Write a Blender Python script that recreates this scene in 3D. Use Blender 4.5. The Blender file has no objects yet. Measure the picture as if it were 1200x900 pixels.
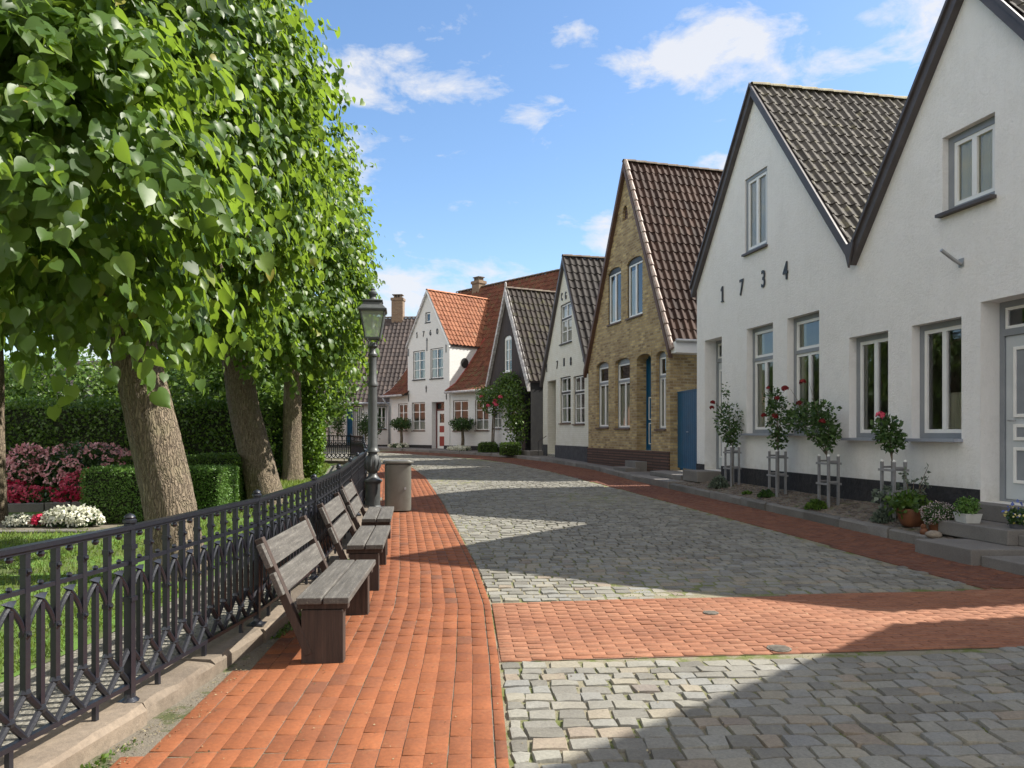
import bpy, math, random
import numpy as np
from mathutils import Vector, Matrix
random.seed(7); RNG=np.random.default_rng(11)
S=bpy.context.scene
COL=S.collection
R=math.radians
CAMZ=1.55; FPX=880.0; HZ=507.0

# ------------------------------------------------------------------ helpers
def gz(x,y):
    t=y-5.5
    if t<=0: return 0.0
    if t>46: t=46
    return .0175*t
def gzn(y):
    return .0175*np.clip(y-5.5,0,46)

def tag(o,label=None,cat=None,group=None,kind=None):
    if label: o['label']=label
    if cat: o['category']=cat
    if group: o['group']=group
    if kind: o['kind']=kind
    return o
def empty(name,loc,rz=0,label=None,cat=None,group=None):
    o=bpy.data.objects.new(name,None); COL.objects.link(o)
    o.location=loc; o.rotation_euler=(0,0,rz); o.empty_display_size=.2
    return tag(o,label,cat,group)
def link(name,me,mat,parent=None,loc=None):
    o=bpy.data.objects.new(name,me); COL.objects.link(o)
    if mat is not None:
        me.materials.clear(); me.materials.append(mat)
    if parent is not None: o.parent=parent
    if loc is not None: o.location=loc
    return o
def copy_tree(o,parent=None):
    c=o.copy(); COL.objects.link(c); c.parent=parent
    for ch in list(o.children): copy_tree(ch,c)
    return c
def np_mesh(name,V,F,rnd=None,smooth=False):
    """V (n,3), F (m,k) same-size polygons, rnd per face"""
    me=bpy.data.meshes.new(name)
    V=np.ascontiguousarray(V,dtype=np.float32); F=np.ascontiguousarray(F,dtype=np.int32)
    m,k=F.shape
    me.vertices.add(len(V)); me.vertices.foreach_set('co',V.ravel())
    me.loops.add(m*k); me.loops.foreach_set('vertex_index',F.ravel())
    me.polygons.add(m)
    me.polygons.foreach_set('loop_start',np.arange(0,m*k,k,dtype=np.int32))
    me.polygons.foreach_set('loop_total',np.full(m,k,dtype=np.int32))
    if smooth: me.polygons.foreach_set('use_smooth',np.ones(m,dtype=bool))
    me.update(calc_edges=True)
    if rnd is not None:
        a=me.attributes.new('rnd','FLOAT','FACE'); a.data.foreach_set('value',np.ascontiguousarray(rnd,dtype=np.float32))
    return me

class MB:
    def __init__(s): s.v=[]; s.f=[]; s.r=[]; s.cur=.5
    def add(s,vs,fs):
        b=len(s.v); s.v+= [tuple(p) for p in vs]; s.f+=[tuple(b+i for i in f) for f in fs]; s.r+=[s.cur]*len(fs); return s
    def box(s,x0,x1,y0,y1,z0,z1):
        if x0>x1:x0,x1=x1,x0
        if y0>y1:y0,y1=y1,y0
        if z0>z1:z0,z1=z1,z0
        return s.add([(x0,y0,z0),(x1,y0,z0),(x1,y1,z0),(x0,y1,z0),(x0,y0,z1),(x1,y0,z1),(x1,y1,z1),(x0,y1,z1)],
            [(0,3,2,1),(4,5,6,7),(0,1,5,4),(1,2,6,5),(2,3,7,6),(3,0,4,7)])
    def bar(s,a,b,w,h,up=(0,0,1)):
        a=Vector(a);b=Vector(b);d=(b-a).normalized();u=Vector(up)
        if abs(d.dot(u))>.98:u=Vector((1,0,0))
        sd=d.cross(u).normalized();u=sd.cross(d).normalized()
        vs=[]
        for p in (a,b):
            for i,j in((-1,-1),(1,-1),(1,1),(-1,1)): vs.append(p+sd*(w/2*i)+u*(h/2*j))
        return s.add(vs,[(0,3,2,1),(4,5,6,7),(0,1,5,4),(1,2,6,5),(2,3,7,6),(3,0,4,7)])
    def tube(s,pts,r,n=8,cap=True):
        pts=[Vector(p) for p in pts]; m=len(pts)
        if not hasattr(r,'__len__'): r=[r]*m
        rings=[];prev=None
        for i,p in enumerate(pts):
            d=(pts[min(i+1,m-1)]-pts[max(i-1,0)])
            if d.length<1e-9:d=Vector((0,0,1))
            d.normalize()
            if prev is None:
                u=Vector((0,0,1)) if abs(d.z)<.9 else Vector((1,0,0))
            else: u=prev
            sd=d.cross(u)
            if sd.length<1e-5: sd=d.cross(Vector((0,1,0)))
            sd.normalize();u=sd.cross(d).normalized();prev=u
            rings.append([p+sd*(math.cos(2*math.pi*k/n)*r[i])+u*(math.sin(2*math.pi*k/n)*r[i]) for k in range(n)])
        vs=[q for g in rings for q in g];fs=[]
        for i in range(m-1):
            for k in range(n):
                a=i*n+k;b=i*n+(k+1)%n;fs.append((a,b,b+n,a+n))
        if cap: fs.append(tuple(range(n-1,-1,-1)));fs.append(tuple((m-1)*n+k for k in range(n)))
        return s.add(vs,fs)
    def lathe(s,prof,n=16,c=(0,0,0)):
        vs=[];fs=[];m=len(prof)
        for r,z in prof:
            for k in range(n):
                a=2*math.pi*k/n;vs.append((c[0]+r*math.cos(a),c[1]+r*math.sin(a),c[2]+z))
        for i in range(m-1):
            for k in range(n):
                a=i*n+k;b=i*n+(k+1)%n;fs.append((a,b,b+n,a+n))
        fs.append(tuple(range(n-1,-1,-1)));fs.append(tuple((m-1)*n+k for k in range(n)))
        return s.add(vs,fs)
    def ball(s,c,r,n=8,m=6,sz=1.0):
        prof=[(max(1e-4,r*math.sin(math.pi*i/m)),-r*sz*math.cos(math.pi*i/m)) for i in range(m+1)]
        return s.lathe(prof,n,c)
    def prism_xz(s,pts,y0,y1):
        n=len(pts)
        ar=sum(pts[i][0]*pts[(i+1)%n][1]-pts[(i+1)%n][0]*pts[i][1] for i in range(n))
        if ar<0: pts=pts[::-1]
        vs=[(p[0],y0,p[1]) for p in pts]+[(p[0],y1,p[1]) for p in pts]
        fs=[tuple(range(n)),tuple(range(2*n-1,n-1,-1))]
        for i in range(n):
            j=(i+1)%n; fs.append((i,i+n,j+n,j))
        return s.add(vs,fs)
    def prism_xy(s,pts,z0,z1):
        n=len(pts)
        ar=sum(pts[i][0]*pts[(i+1)%n][1]-pts[(i+1)%n][0]*pts[i][1] for i in range(n))
        if ar<0: pts=pts[::-1]
        vs=[(p[0],p[1],z0) for p in pts]+[(p[0],p[1],z1) for p in pts]
        fs=[tuple(range(n-1,-1,-1)),tuple(range(n,2*n))]
        for i in range(n):
            j=(i+1)%n; fs.append((i,j,j+n,i+n))
        return s.add(vs,fs)
    def ring(s,x0,x1,z0,z1,w,y0,y1,wb=None,wt=None):
        wb=w if wb is None else wb; wt=w if wt is None else wt
        s.box(x0,x0+w,y0,y1,z0,z1);s.box(x1-w,x1,y0,y1,z0,z1)
        s.box(x0+w,x1-w,y0,y1,z0,z0+wb);s.box(x0+w,x1-w,y0,y1,z1-wt,z1);return s
    def build(s,name,mat,parent=None,smooth=False,bevel=0,loc=None,auto=None):
        me=bpy.data.meshes.new(name); me.from_pydata(s.v,[],s.f); me.update()
        a=me.attributes.new('rnd','FLOAT','FACE'); a.data.foreach_set('value',s.r)
        if smooth: me.polygons.foreach_set('use_smooth',[True]*len(me.polygons))
        if auto: me.polygons.foreach_set('use_smooth',[True]*len(me.polygons)); me.set_sharp_from_angle(angle=R(auto))
        o=link(name,me,mat,parent,loc)
        if bevel:
            m=o.modifiers.new('b','BEVEL');m.width=bevel;m.segments=2;m.limit_method='ANGLE';m.angle_limit=R(40)
        return o

# ------------------------------------------------------------------ materials
def nmat(name):
    m=bpy.data.materials.new(name);m.use_nodes=True;nt=m.node_tree;nt.nodes.clear()
    out=nt.nodes.new('ShaderNodeOutputMaterial');bs=nt.nodes.new('ShaderNodeBsdfPrincipled')
    nt.links.new(bs.outputs[0],out.inputs[0]);return m,nt,bs,out
def N(nt,t,**k):
    n=nt.nodes.new('ShaderNode'+t)
    for a,b in k.items():
        if a.startswith('i_'):
            n.inputs[int(a[2:]) if a[2:].isdigit() else a[2:]].default_value=b
        else: setattr(n,a,b)
    return n
def ramp(nt,fac,stops,interp='LINEAR'):
    r=nt.nodes.new('ShaderNodeValToRGB');cr=r.color_ramp;cr.interpolation=interp
    while len(cr.elements)<len(stops):cr.elements.new(.5)
    for e,(p,c) in zip(cr.elements,stops):e.position=p;e.color=(*c,1)
    nt.links.new(fac,r.inputs[0]);return r.outputs[0]
def mix(nt,fac,a,b,mode='MIX'):
    m=nt.nodes.new('ShaderNodeMix');m.data_type='RGBA';m.blend_type=mode
    for i,x in ((0,fac),(6,a),(7,b)):
        if hasattr(x,'links'):nt.links.new(x,m.inputs[i])
        elif i==0:m.inputs[0].default_value=x
        else:m.inputs[i].default_value=(*x,1)
    return m.outputs[2]
def coords(nt,scale=(1,1,1)):
    t=N(nt,'TexCoord');mp=N(nt,'Mapping');mp.inputs['Scale'].default_value=scale
    nt.links.new(t.outputs['Object'],mp.inputs[0]);return mp.outputs[0]
def noise(nt,co,s,d=6,r=.6,out=0):
    n=N(nt,'TexNoise');n.inputs['Scale'].default_value=s;n.inputs['Detail'].default_value=d;n.inputs['Roughness'].default_value=r
    nt.links.new(co,n.inputs['Vector']);return n.outputs[out]
def bump(nt,bs,h,st,dist=.02,prev=None):
    b=N(nt,'Bump');b.inputs['Strength'].default_value=st;b.inputs['Distance'].default_value=dist
    nt.links.new(h,b.inputs['Height'])
    if prev is not None: nt.links.new(prev,b.inputs['Normal'])
    nt.links.new(b.outputs[0],bs.inputs['Normal']);return b.outputs[0]
def rndattr(nt):
    a=N(nt,'Attribute');a.attribute_name='rnd';return a.outputs['Fac']
def simple(name,c1,c2=None,rough=.6,ns=8,bs_=.2,bd=.005,metal=0,spec=.5,bn=40):
    m,nt,bs,o=nmat(name);co=coords(nt)
    c2=c2 or tuple(x*.8 for x in c1)
    f=noise(nt,co,ns);col=ramp(nt,f,[(.35,c2),(.65,c1)])
    nt.links.new(col,bs.inputs['Base Color']);bs.inputs['Roughness'].default_value=rough
    bs.inputs['Metallic'].default_value=metal;bs.inputs['Specular IOR Level'].default_value=spec
    if bs_:bump(nt,bs,noise(nt,co,bn),bs_,bd)
    return m
def tiles_like(name,stops,moss=None,mossamt=.5,rough=.8,ns=3.0,fine=60,bst=.25):
    m,nt,bs,o=nmat(name);co=coords(nt)
    col=ramp(nt,rndattr(nt),stops)
    f=noise(nt,co,fine);col=mix(nt,.55,col,ramp(nt,f,[(.3,(.45,.45,.45)),(.7,(1.0,1.0,1.0))]),'MULTIPLY')
    if moss:
        mf=noise(nt,co,ns,8,.7);k=ramp(nt,mf,[(.60-.14*mossamt,(0,0,0)),(.72-.1*mossamt,(1,1,1))])
        col=mix(nt,k,col,moss)
    nt.links.new(col,bs.inputs['Base Color']);bs.inputs['Roughness'].default_value=max(rough,.78);bs.inputs['Specular IOR Level'].default_value=.3
    bump(nt,bs,f,bst,.006);return m

M={}
def stucco(name,c,dirt=(.55,.53,.48),amt=.35,bs_=.35,sc=26):
    m,nt,bs,o=nmat(name);co=coords(nt)
    big=noise(nt,co,1.1,9,.7);col=mix(nt,ramp(nt,big,[(.45,(0,0,0)),(.8,(amt,)*3)]),c,dirt)
    st=noise(nt,coords(nt,(5,5,.4)),2.0,5,.6);col=mix(nt,ramp(nt,st,[(.5,(0,0,0)),(.85,(amt*.7,)*3)]),col,dirt)
    sz=N(nt,'SeparateXYZ');nt.links.new(co,sz.inputs[0]);low=N(nt,'MapRange');low.inputs[1].default_value=1.25;low.inputs[2].default_value=.15;nt.links.new(sz.outputs[2],low.inputs[0])
    lm=N(nt,'Math',operation='MULTIPLY');nt.links.new(low.outputs[0],lm.inputs[0]);nt.links.new(noise(nt,co,5,7,.75),lm.inputs[1])
    col=mix(nt,ramp(nt,lm.outputs[0],[(.22,(0,0,0)),(.62,(.75,.75,.75))]),col,(.46,.43,.36))
    cr_=noise(nt,coords(nt,(1,1,.7)),1.1,12,.8);col=mix(nt,ramp(nt,cr_,[(.494,(0,0,0)),(.5,(.28,.28,.28)),(.506,(0,0,0))]),col,(.45,.43,.40))
    nt.links.new(col,bs.inputs['Base Color']);bs.inputs['Roughness'].default_value=.9
    h=noise(nt,co,sc,6,.75);b=bump(nt,bs,h,bs_,.02);bump(nt,bs,noise(nt,co,4,3,.5),.25,.05,b);return m
M['stucco']=stucco('white_render',(.85,.84,.815),(.66,.65,.62),.35,.9,22)
M['stucco_cream']=stucco('cream_render',(.80,.78,.68),(.6,.57,.47),.4,.35,18)
M['painted_brick']=None
def brickmat(name,c1,c2,mortar,bw=.23,rh=.075,ms=.012,bst=.5,rough=.85,painted=False,dark=None):
    m,nt,bs,o=nmat(name);t=N(nt,'TexCoord');sx=N(nt,'SeparateXYZ');nt.links.new(t.outputs['Object'],sx.inputs[0])
    ad=N(nt,'Math',operation='ADD');nt.links.new(sx.outputs[0],ad.inputs[0]);nt.links.new(sx.outputs[1],ad.inputs[1])
    cb=N(nt,'CombineXYZ');nt.links.new(ad.outputs[0],cb.inputs[0]);nt.links.new(sx.outputs[2],cb.inputs[1])
    wob=noise(nt,t.outputs['Object'],3,3,.5,1)
    mx=mix(nt,.006,cb.outputs[0],wob,'ADD')
    b=N(nt,'TexBrick');b.inputs['Scale'].default_value=1;b.inputs['Mortar Size'].default_value=ms;b.inputs['Mortar Smooth'].default_value=.3
    b.inputs['Brick Width'].default_value=bw;b.inputs['Row Height'].default_value=rh;b.inputs['Bias'].default_value=0
    b.inputs['Color1'].default_value=(*c1,1);b.inputs['Color2'].default_value=(*c2,1);b.inputs['Mortar'].default_value=(*mortar,1)
    nt.links.new(mx,b.inputs['Vector']);col=b.outputs['Color']
    f=noise(nt,t.outputs['Object'],2.2,8,.7)
    if dark: col=mix(nt,ramp(nt,f,[(.42,(0,0,0)),(.72,(.75,.75,.75))]),col,dark)
    f2=noise(nt,t.outputs['Object'],45,4,.7);col=mix(nt,.5,col,ramp(nt,f2,[(.3,(.55,)*3),(.7,(1,1,1))]),'MULTIPLY')
    nt.links.new(col,bs.inputs['Base Color']);bs.inputs['Roughness'].default_value=rough
    inv=N(nt,'Math',operation='SUBTRACT');inv.inputs[0].default_value=1;nt.links.new(b.outputs['Fac'],inv.inputs[1])
    h=mix(nt,.35,inv.outputs[0],f2);bump(nt,bs,h,bst,.012);return m
M['painted_brick']=brickmat('white_painted_brick',(.80,.80,.78),(.76,.76,.74),(.70,.70,.68),.24,.075,.008,.35)
M['painted_cream']=brickmat('cream_painted_brick',(.82,.80,.71),(.77,.75,.66),(.70,.68,.58),.24,.075,.008,.4,dark=(.66,.63,.50))
M['yellow_brick']=brickmat('yellow_stock_brick',(.66,.50,.235),(.27,.185,.09),(.44,.37,.25),.22,.082,.014,1.0,dark=(.24,.16,.08))
M['brown_brick']=brickmat('brown_plinth_brick',(.10,.055,.04),(.16,.085,.06),(.05,.035,.03),.9,.085,.02,.9)
M['chimney_brick']=brickmat('chimney_brick',(0.294,0.196,0.112),(0.210,0.119,0.070),(0.245,0.210,0.168),.23,.08,.012,.6)
M['red_brick']=brickmat('red_house_brick',(.50,.20,.11),(.38,.14,.08),(.45,.36,.28),.23,.08,.012,.6)
M['plinth']=simple('black_plinth_paint',(.035,.033,.035),(.018,.018,.02),.75,7,.9,.03,bn=14)
M['plinth_grey']=simple('dark_grey_plinth',(.07,.07,.075),(.04,.04,.045),.8,7,.6,.02,bn=20)
M['tile_dark']=tiles_like('weathered_grey_pantile',[(0,(0.068,0.062,0.053)),(.5,(0.100,0.090,0.078)),(1,(0.144,0.130,0.110))],(0.176,0.160,0.104),.4,ns=5)
M['tile_brown']=tiles_like('brown_red_pantile',[(0,(0.026,0.012,0.008)),(.5,(0.042,0.019,0.012)),(1,(0.066,0.031,0.019))],(0.061,0.047,0.032),.3,rough=.55,ns=6)
M['tile_greybrown']=tiles_like('grey_brown_pantile',[(0,(0.024,0.017,0.014)),(.5,(0.035,0.027,0.022)),(1,(0.051,0.037,0.030))],(0.055,0.051,0.019),.6,rough=.7)
M['tile_grey']=tiles_like('slate_grey_pantile',[(0,(0.024,0.020,0.018)),(.5,(0.034,0.029,0.025)),(1,(0.049,0.041,0.037))],(0.054,0.049,0.034),.2,rough=.65)
M['tile_orange']=tiles_like('orange_clay_pantile',[(0,(0.222,0.081,0.041)),(.5,(0.296,0.115,0.058)),(1,(0.355,0.148,0.078))],(0.192,0.111,0.067),.3)
M['tile_red']=tiles_like('old_red_pantile',[(0,(0.117,0.039,0.022)),(.5,(0.164,0.056,0.031)),(1,(0.203,0.074,0.039))],(0.117,0.086,0.039),.7)
M['tile_black']=tiles_like('dark_brown_pantile',[(0,(.05,.04,.038)),(.5,(.075,.06,.055)),(1,(.11,.085,.075))],None,.3)
M['ridge_light']=simple('mossy_ridge_tile',(.36,.33,.20),(.20,.17,.13),.85,6,.5,.02,bn=30)
M['ridge_dark']=simple('dark_ridge_tile',(.09,.06,.045),(.16,.13,.09),.8,6,.5,.02,bn=30)
M['verge_light']=simple('pale_verge_tile',(0.400,0.336,0.288),(0.208,0.136,0.104),.6,5,.4,.02,bn=30)
M['barge']=simple('dark_brown_barge_board',(.085,.073,.073),(.065,.056,.056),.5,5,.15,.004)
M['barge_rust']=simple('brown_painted_barge',(.12,.065,.045),(.09,.05,.035),.6,5,.15,.004)
M['barge_white']=simple('flaking_white_barge',(.62,.61,.60),(.32,.29,.28),.7,9,.4,.01)
M['white']=simple('white_gloss_paint',(.82,.82,.80),(.76,.76,.74),.35,4,.05,.002)
M['bluegrey']=simple('blue_grey_paint',(.25,.27,.295),(.215,.235,.26),.4,4,.06,.002)
M['doorgrey']=simple('pale_grey_door_paint',(0.500,0.537,0.562),(0.450,0.488,0.512),.4,4,.05,.002)
M['sillgrey']=simple('grey_blue_sill',(.33,.36,.42),(.28,.31,.36),.45,4,.05,.002)
M['sillbrown']=simple('brown_window_sill',(.14,.085,.06),(.09,.06,.045),.6,8,.2,.005)
M['blackpaint']=simple('black_paint',(.02,.02,.022),(.03,.03,.03),.45,6,.1,.004)
M['bluepaint']=simple('blue_gate_paint',(.006,.095,.20),(.005,.075,.16),.4,4,.15,.004)
M['redpaint']=simple('red_door_panel',(.30,.045,.035),(.24,.035,.03),.4,4,.05,.002)
M['maroon']=simple('maroon_frame',(.15,.035,.03),(.12,.03,.025),.5,4,.05,.002)
M['iron']=simple('black_iron',(0.010,0.011,0.018),(0.013,0.015,0.020),.34,30,.35,.003,spec=.6,bn=90)
M['lampiron']=simple('grey_lamp_paint',(.085,.09,.09),(.065,.07,.07),.42,12,.2,.003)
M['zinc']=simple('zinc_gutter',(.42,.43,.44),(.34,.35,.36),.4,5,.05,.002,metal=.5)
M['bin']=simple('olive_grey_bin_metal',(.165,.16,.14),(.14,.135,.115),.4,8,.12,.003,metal=.2)
M['terracotta']=simple('terracotta',(0.209,0.081,0.033),(0.133,0.052,0.024),.6,12,.3,.006)
M['greypot']=simple('grey_pot',(.14,.145,.16),(.1,.105,.12),.5,10,.1,.003)
M['whitepot']=simple('white_planter',(.6,.6,.57),(.5,.5,.47),.5,10,.1,.003)
M['stone']=simple('garden_stone',(.35,.30,.24),(.22,.18,.14),.85,9,.7,.02,bn=30)
M['soil']=simple('bed_soil',(.07,.045,.03),(.035,.025,.018),.95,9,1,.04,bn=25)
M['stake']=simple('grey_stake_wood',(.27,.27,.275),(.20,.20,.205),.6,10,.15,.004)
M['darkroom']=simple('interior_plaster',(.30,.28,.25),(.26,.24,.22),.9,5,0)
# curtain
def curtain_mat():
    m,nt,bs,o=nmat('net_curtain');co=coords(nt,(1,1,.05));w=noise(nt,co,28,2,.4)
    nt.links.new(ramp(nt,w,[(.3,(.55,.53,.47)),(.7,(.78,.76,.70))]),bs.inputs['Base Color'])
    bs.inputs['Roughness'].default_value=.9;bump(nt,bs,w,.8,.03);return m
M['curtain']=curtain_mat()
M['blind']=simple('cream_blind',(.88,.78,.55),(.82,.72,.50),.8,3,.05,.002)
def glass():
    m,nt,bs,o=nmat('window_glass');nt.nodes.remove(bs)
    fr=N(nt,'Fresnel');fr.inputs[0].default_value=1.8
    tr=N(nt,'BsdfTransparent');tr.inputs[0].default_value=(.93,.95,.94,1)
    gl=N(nt,'BsdfGlossy');gl.inputs['Roughness'].default_value=.015;gl.inputs['Color'].default_value=(.95,.97,1,1)
    co=coords(nt);bp=N(nt,'Bump');bp.inputs['Strength'].default_value=.06;bp.inputs['Distance'].default_value=.02
    nt.links.new(noise(nt,co,3,2,.4),bp.inputs['Height']);nt.links.new(bp.outputs[0],gl.inputs['Normal'])
    mx=N(nt,'MixShader');nt.links.new(fr.outputs[0],mx.inputs[0]);nt.links.new(tr.outputs[0],mx.inputs[1]);nt.links.new(gl.outputs[0],mx.inputs[2])
    nt.links.new(mx.outputs[0],o.inputs[0]);return m
M['glass']=glass()
def lampglass():
    m,nt,bs,o=nmat('lantern_glass');bs.inputs['Base Color'].default_value=(.55,.62,.52,1);bs.inputs['Roughness'].default_value=.25
    tr=N(nt,'BsdfTransparent');tr.inputs[0].default_value=(.85,.92,.85,1)
    mx=N(nt,'MixShader');mx.inputs[0].default_value=.45
    nt.links.new(tr.outputs[0],mx.inputs[1]);nt.links.new(bs.outputs[0],mx.inputs[2]);nt.links.new(mx.outputs[0],o.inputs[0]);return m
M['lampglass']=lampglass()
def wood():
    m,nt,bs,o=nmat('weathered_bench_wood');co=coords(nt,(1,.06,1));f=noise(nt,co,45,8,.7)
    co2=coords(nt);f2=noise(nt,co2,7,6,.7)
    c=ramp(nt,f,[(.3,(.042,.038,.034)),(.55,(.105,.097,.086)),(.75,(.20,.187,.165))])
    c=mix(nt,ramp(nt,f2,[(.4,(0,0,0)),(.7,(.6,.6,.6))]),c,(.07,.062,.054))
    f3=noise(nt,co2,60,3,.8);c=mix(nt,ramp(nt,f3,[(.60,(0,0,0)),(.72,(.7,.7,.7))]),c,(.36,.35,.28))
    nt.links.new(c,bs.inputs['Base Color']);bs.inputs['Roughness'].default_value=.8;bump(nt,bs,f,.5,.006);return m
M['wood']=wood()
def woodleg():
    m,nt,bs,o=nmat('dark_bench_leg_wood');co=coords(nt,(1,1,.06));f=noise(nt,co,40,8,.7)
    c=ramp(nt,f,[(.3,(.022,.016,.013)),(.6,(.058,.037,.028)),(.8,(.11,.075,.055))])
    nt.links.new(c,bs.inputs['Base Color']);bs.inputs['Roughness'].default_value=.75;bump(nt,bs,f,.5,.006);return m
M['woodleg']=woodleg()
def boards():
    m,nt,bs,o=nmat('dark_timber_boards');t=N(nt,'TexCoord');w=N(nt,'TexWave',wave_type='BANDS',bands_direction='X',wave_profile='SAW')
    w.inputs['Scale'].default_value=1.6;w.inputs['Distortion'].default_value=0;nt.links.new(t.outputs['Object'],w.inputs[0])
    f=noise(nt,coords(nt,(1,1,.1)),14,6,.7)
    c=ramp(nt,f,[(.3,(.022,.017,.016)),(.7,(.06,.043,.038))]);c=mix(nt,ramp(nt,w.outputs['Fac'],[(0,(1,1,1)),(.08,(0,0,0))]),c,(.008,.006,.005))
    nt.links.new(c,bs.inputs['Base Color']);bs.inputs['Roughness'].default_value=.75;bump(nt,bs,w.outputs['Fac'],.5,.02);return m
M['boards']=boards()
def bark():
    m,nt,bs,o=nmat('linden_bark');co=coords(nt,(1,1,.11));v=N(nt,'TexVoronoi',feature='DISTANCE_TO_EDGE');v.inputs['Scale'].default_value=34
    dn=noise(nt,coords(nt),4,4,.6,1);nt.links.new(mix(nt,.12,co,dn,'ADD'),v.inputs['Vector'])
    f=noise(nt,coords(nt,(1,1,.35)),30,8,.75);f2=noise(nt,coords(nt),3,5,.6)
    c=ramp(nt,f,[(.3,(.10,.075,.05)),(.55,(.23,.18,.125)),(.8,(.40,.34,.25))])
    c=mix(nt,ramp(nt,v.outputs[0],[(0,(.6,)*3),(.10,(0,0,0))]),c,(.07,.05,.035))
    c=mix(nt,ramp(nt,f2,[(.5,(0,0,0)),(.75,(.5,)*3)]),c,(.17,.17,.08))
    nt.links.new(c,bs.inputs['Base Color']);bs.inputs['Roughness'].default_value=.95
    b=bump(nt,bs,ramp(nt,v.outputs[0],[(0,(0,0,0)),(.2,(1,1,1))]),.8,.03);bump(nt,bs,f,.6,.02,b);return m
M['bark']=bark()
def leafmat(name,stops,trans,tw=.38,rough=.42):
    m,nt,bs,o=nmat(name);r=rndattr(nt);c=ramp(nt,r,stops)
    nt.links.new(c,bs.inputs['Base Color']);bs.inputs['Roughness'].default_value=rough;bs.inputs['Specular IOR Level'].default_value=.38
    tl=N(nt,'BsdfTranslucent');tc=mix(nt,r,tuple(x*.6 for x in trans),trans);nt.links.new(tc,tl.inputs[0])
    mx=N(nt,'MixShader');mx.inputs[0].default_value=tw
    nt.links.new(bs.outputs[0],mx.inputs[1]);nt.links.new(tl.outputs[0],mx.inputs[2]);nt.links.new(mx.outputs[0],o.inputs[0]);return m
M['leaf']=leafmat('linden_leaves',[(0,(0.027,0.064,0.011)),(.5,(0.066,0.129,0.020)),(.93,(0.133,0.204,0.031)),(.97,(0.234,0.250,0.045)),(1,(0.328,0.272,0.063))],(0.312,0.469,0.045),.44)
M['leaf_hedge']=leafmat('hedge_leaves',[(0,(.03,.07,.012)),(.6,(.075,.14,.025)),(1,(.15,.23,.05))],(.22,.36,.04),.32)
M['leaf_box']=leafmat('box_leaves',[(0,(.06,.13,.025)),(.6,(.115,.22,.045)),(1,(.19,.31,.08))],(.20,.36,.06),.28)
M['leaf_dark']=leafmat('dark_shrub_leaves',[(0,(.025,.06,.015)),(.6,(.05,.10,.025)),(1,(.10,.17,.05))],(.10,.20,.03),.2)
M['leaf_grey']=leafmat('grey_green_leaves',[(0,(.08,.11,.08)),(1,(.20,.24,.18))],(.15,.2,.1),.2)
M['grass']=leafmat('lawn_blades',[(0,(0.079,0.132,0.022)),(.6,(0.141,0.211,0.035)),(1,(0.264,0.290,0.088))],(0.282,0.370,0.044),.35,.6)
M['ivy']=leafmat('ivy_leaves',[(0,(.05,.11,.015)),(1,(.13,.22,.03))],(.25,.42,.03),.3)
def petal(name,c,c2=None):
    return leafmat(name,[(0,c),(1,c2 or c)],tuple(min(1,x*1.1) for x in c),.2,.6)
M['rose_red']=petal('dark_red_petals',(.15,.008,.010),(.25,.018,.018))
M['rose_pink']=petal('pink_petals',(.62,.06,.13),(.75,.16,.22))
M['bloom_pink']=petal('soft_pink_petals',(.66,.26,.30),(.80,.50,.48))
M['bloom_red']=petal('crimson_petals',(.42,.012,.04),(.70,.05,.14))
M['bloom_white']=petal('cream_white_petals',(0.680,0.680,0.510),(0.731,0.731,0.663))
M['bloom_heather']=petal('heather_petals',(.38,.28,.30),(.60,.55,.50))
M['bloom_blue']=petal('blue_petals',(.06,.10,.35),(.15,.2,.5))
M['bloom_yellow']=petal('yellow_petals',(.7,.6,.1),(.75,.7,.4))
# paving
def paving(name,stops,fine=70,moss=None,bst=.35,rough=.85,dust=None):
    m,nt,bs,o=nmat(name);co=coords(nt);col=ramp(nt,rndattr(nt),stops)
    f=noise(nt,co,fine,6,.75);col=mix(nt,.7,col,ramp(nt,f,[(.3,(.5,.5,.5)),(.68,(1.05,1.05,1.05))]),'MULTIPLY')
    g=noise(nt,co,2.2,6,.65);col=mix(nt,.6,col,ramp(nt,g,[(.3,(.60,.57,.56)),(.62,(1,1,1))]),'MULTIPLY')
    if dust:
        d=noise(nt,co,9,8,.8);col=mix(nt,ramp(nt,d,[(.55,(0,0,0)),(.75,(.5,)*3)]),col,dust)
    nt.links.new(col,bs.inputs['Base Color']);bs.inputs['Roughness'].default_value=rough
    bump(nt,bs,f,bst,.006);return m
M['cobble']=paving('cobble_stones',[(0,(0.176,0.166,0.138)),(.3,(0.238,0.228,0.196)),(.5,(0.299,0.287,0.238)),(.68,(0.251,0.251,0.234)),(.88,(0.326,0.296,0.226)),(.97,(0.290,0.235,0.176)),(1,(0.216,0.200,0.184))],60,dust=(0.317,0.296,0.201),bst=.6)
M['brickpath']=paving('red_paving_brick',[(0,(0.234,0.070,0.022)),(.4,(0.273,0.084,0.027)),(.8,(0.309,0.099,0.033)),(.95,(0.221,0.073,0.028)),(1,(0.169,0.061,0.028))],42,dust=(0.273,0.139,0.062))
M['brickband']=paving('salmon_paving_brick',[(0,(0.260,0.102,0.051)),(.5,(0.310,0.126,0.063)),(1,(0.351,0.157,0.084))],42,dust=(0.295,0.184,0.107))
M['brickbrown']=paving('brown_red_paving_brick',[(0,(0.145,0.053,0.029)),(.5,(0.195,0.075,0.039)),(1,(0.235,0.095,0.050))],90,dust=(0.189,0.112,0.067))
M['kerb']=paving('granite_kerb',[(0,(0.153,0.123,0.093)),(.5,(0.200,0.163,0.123)),(1,(0.253,0.200,0.147))],24,bst=1.0,dust=(0.086,0.073,0.053))
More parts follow.
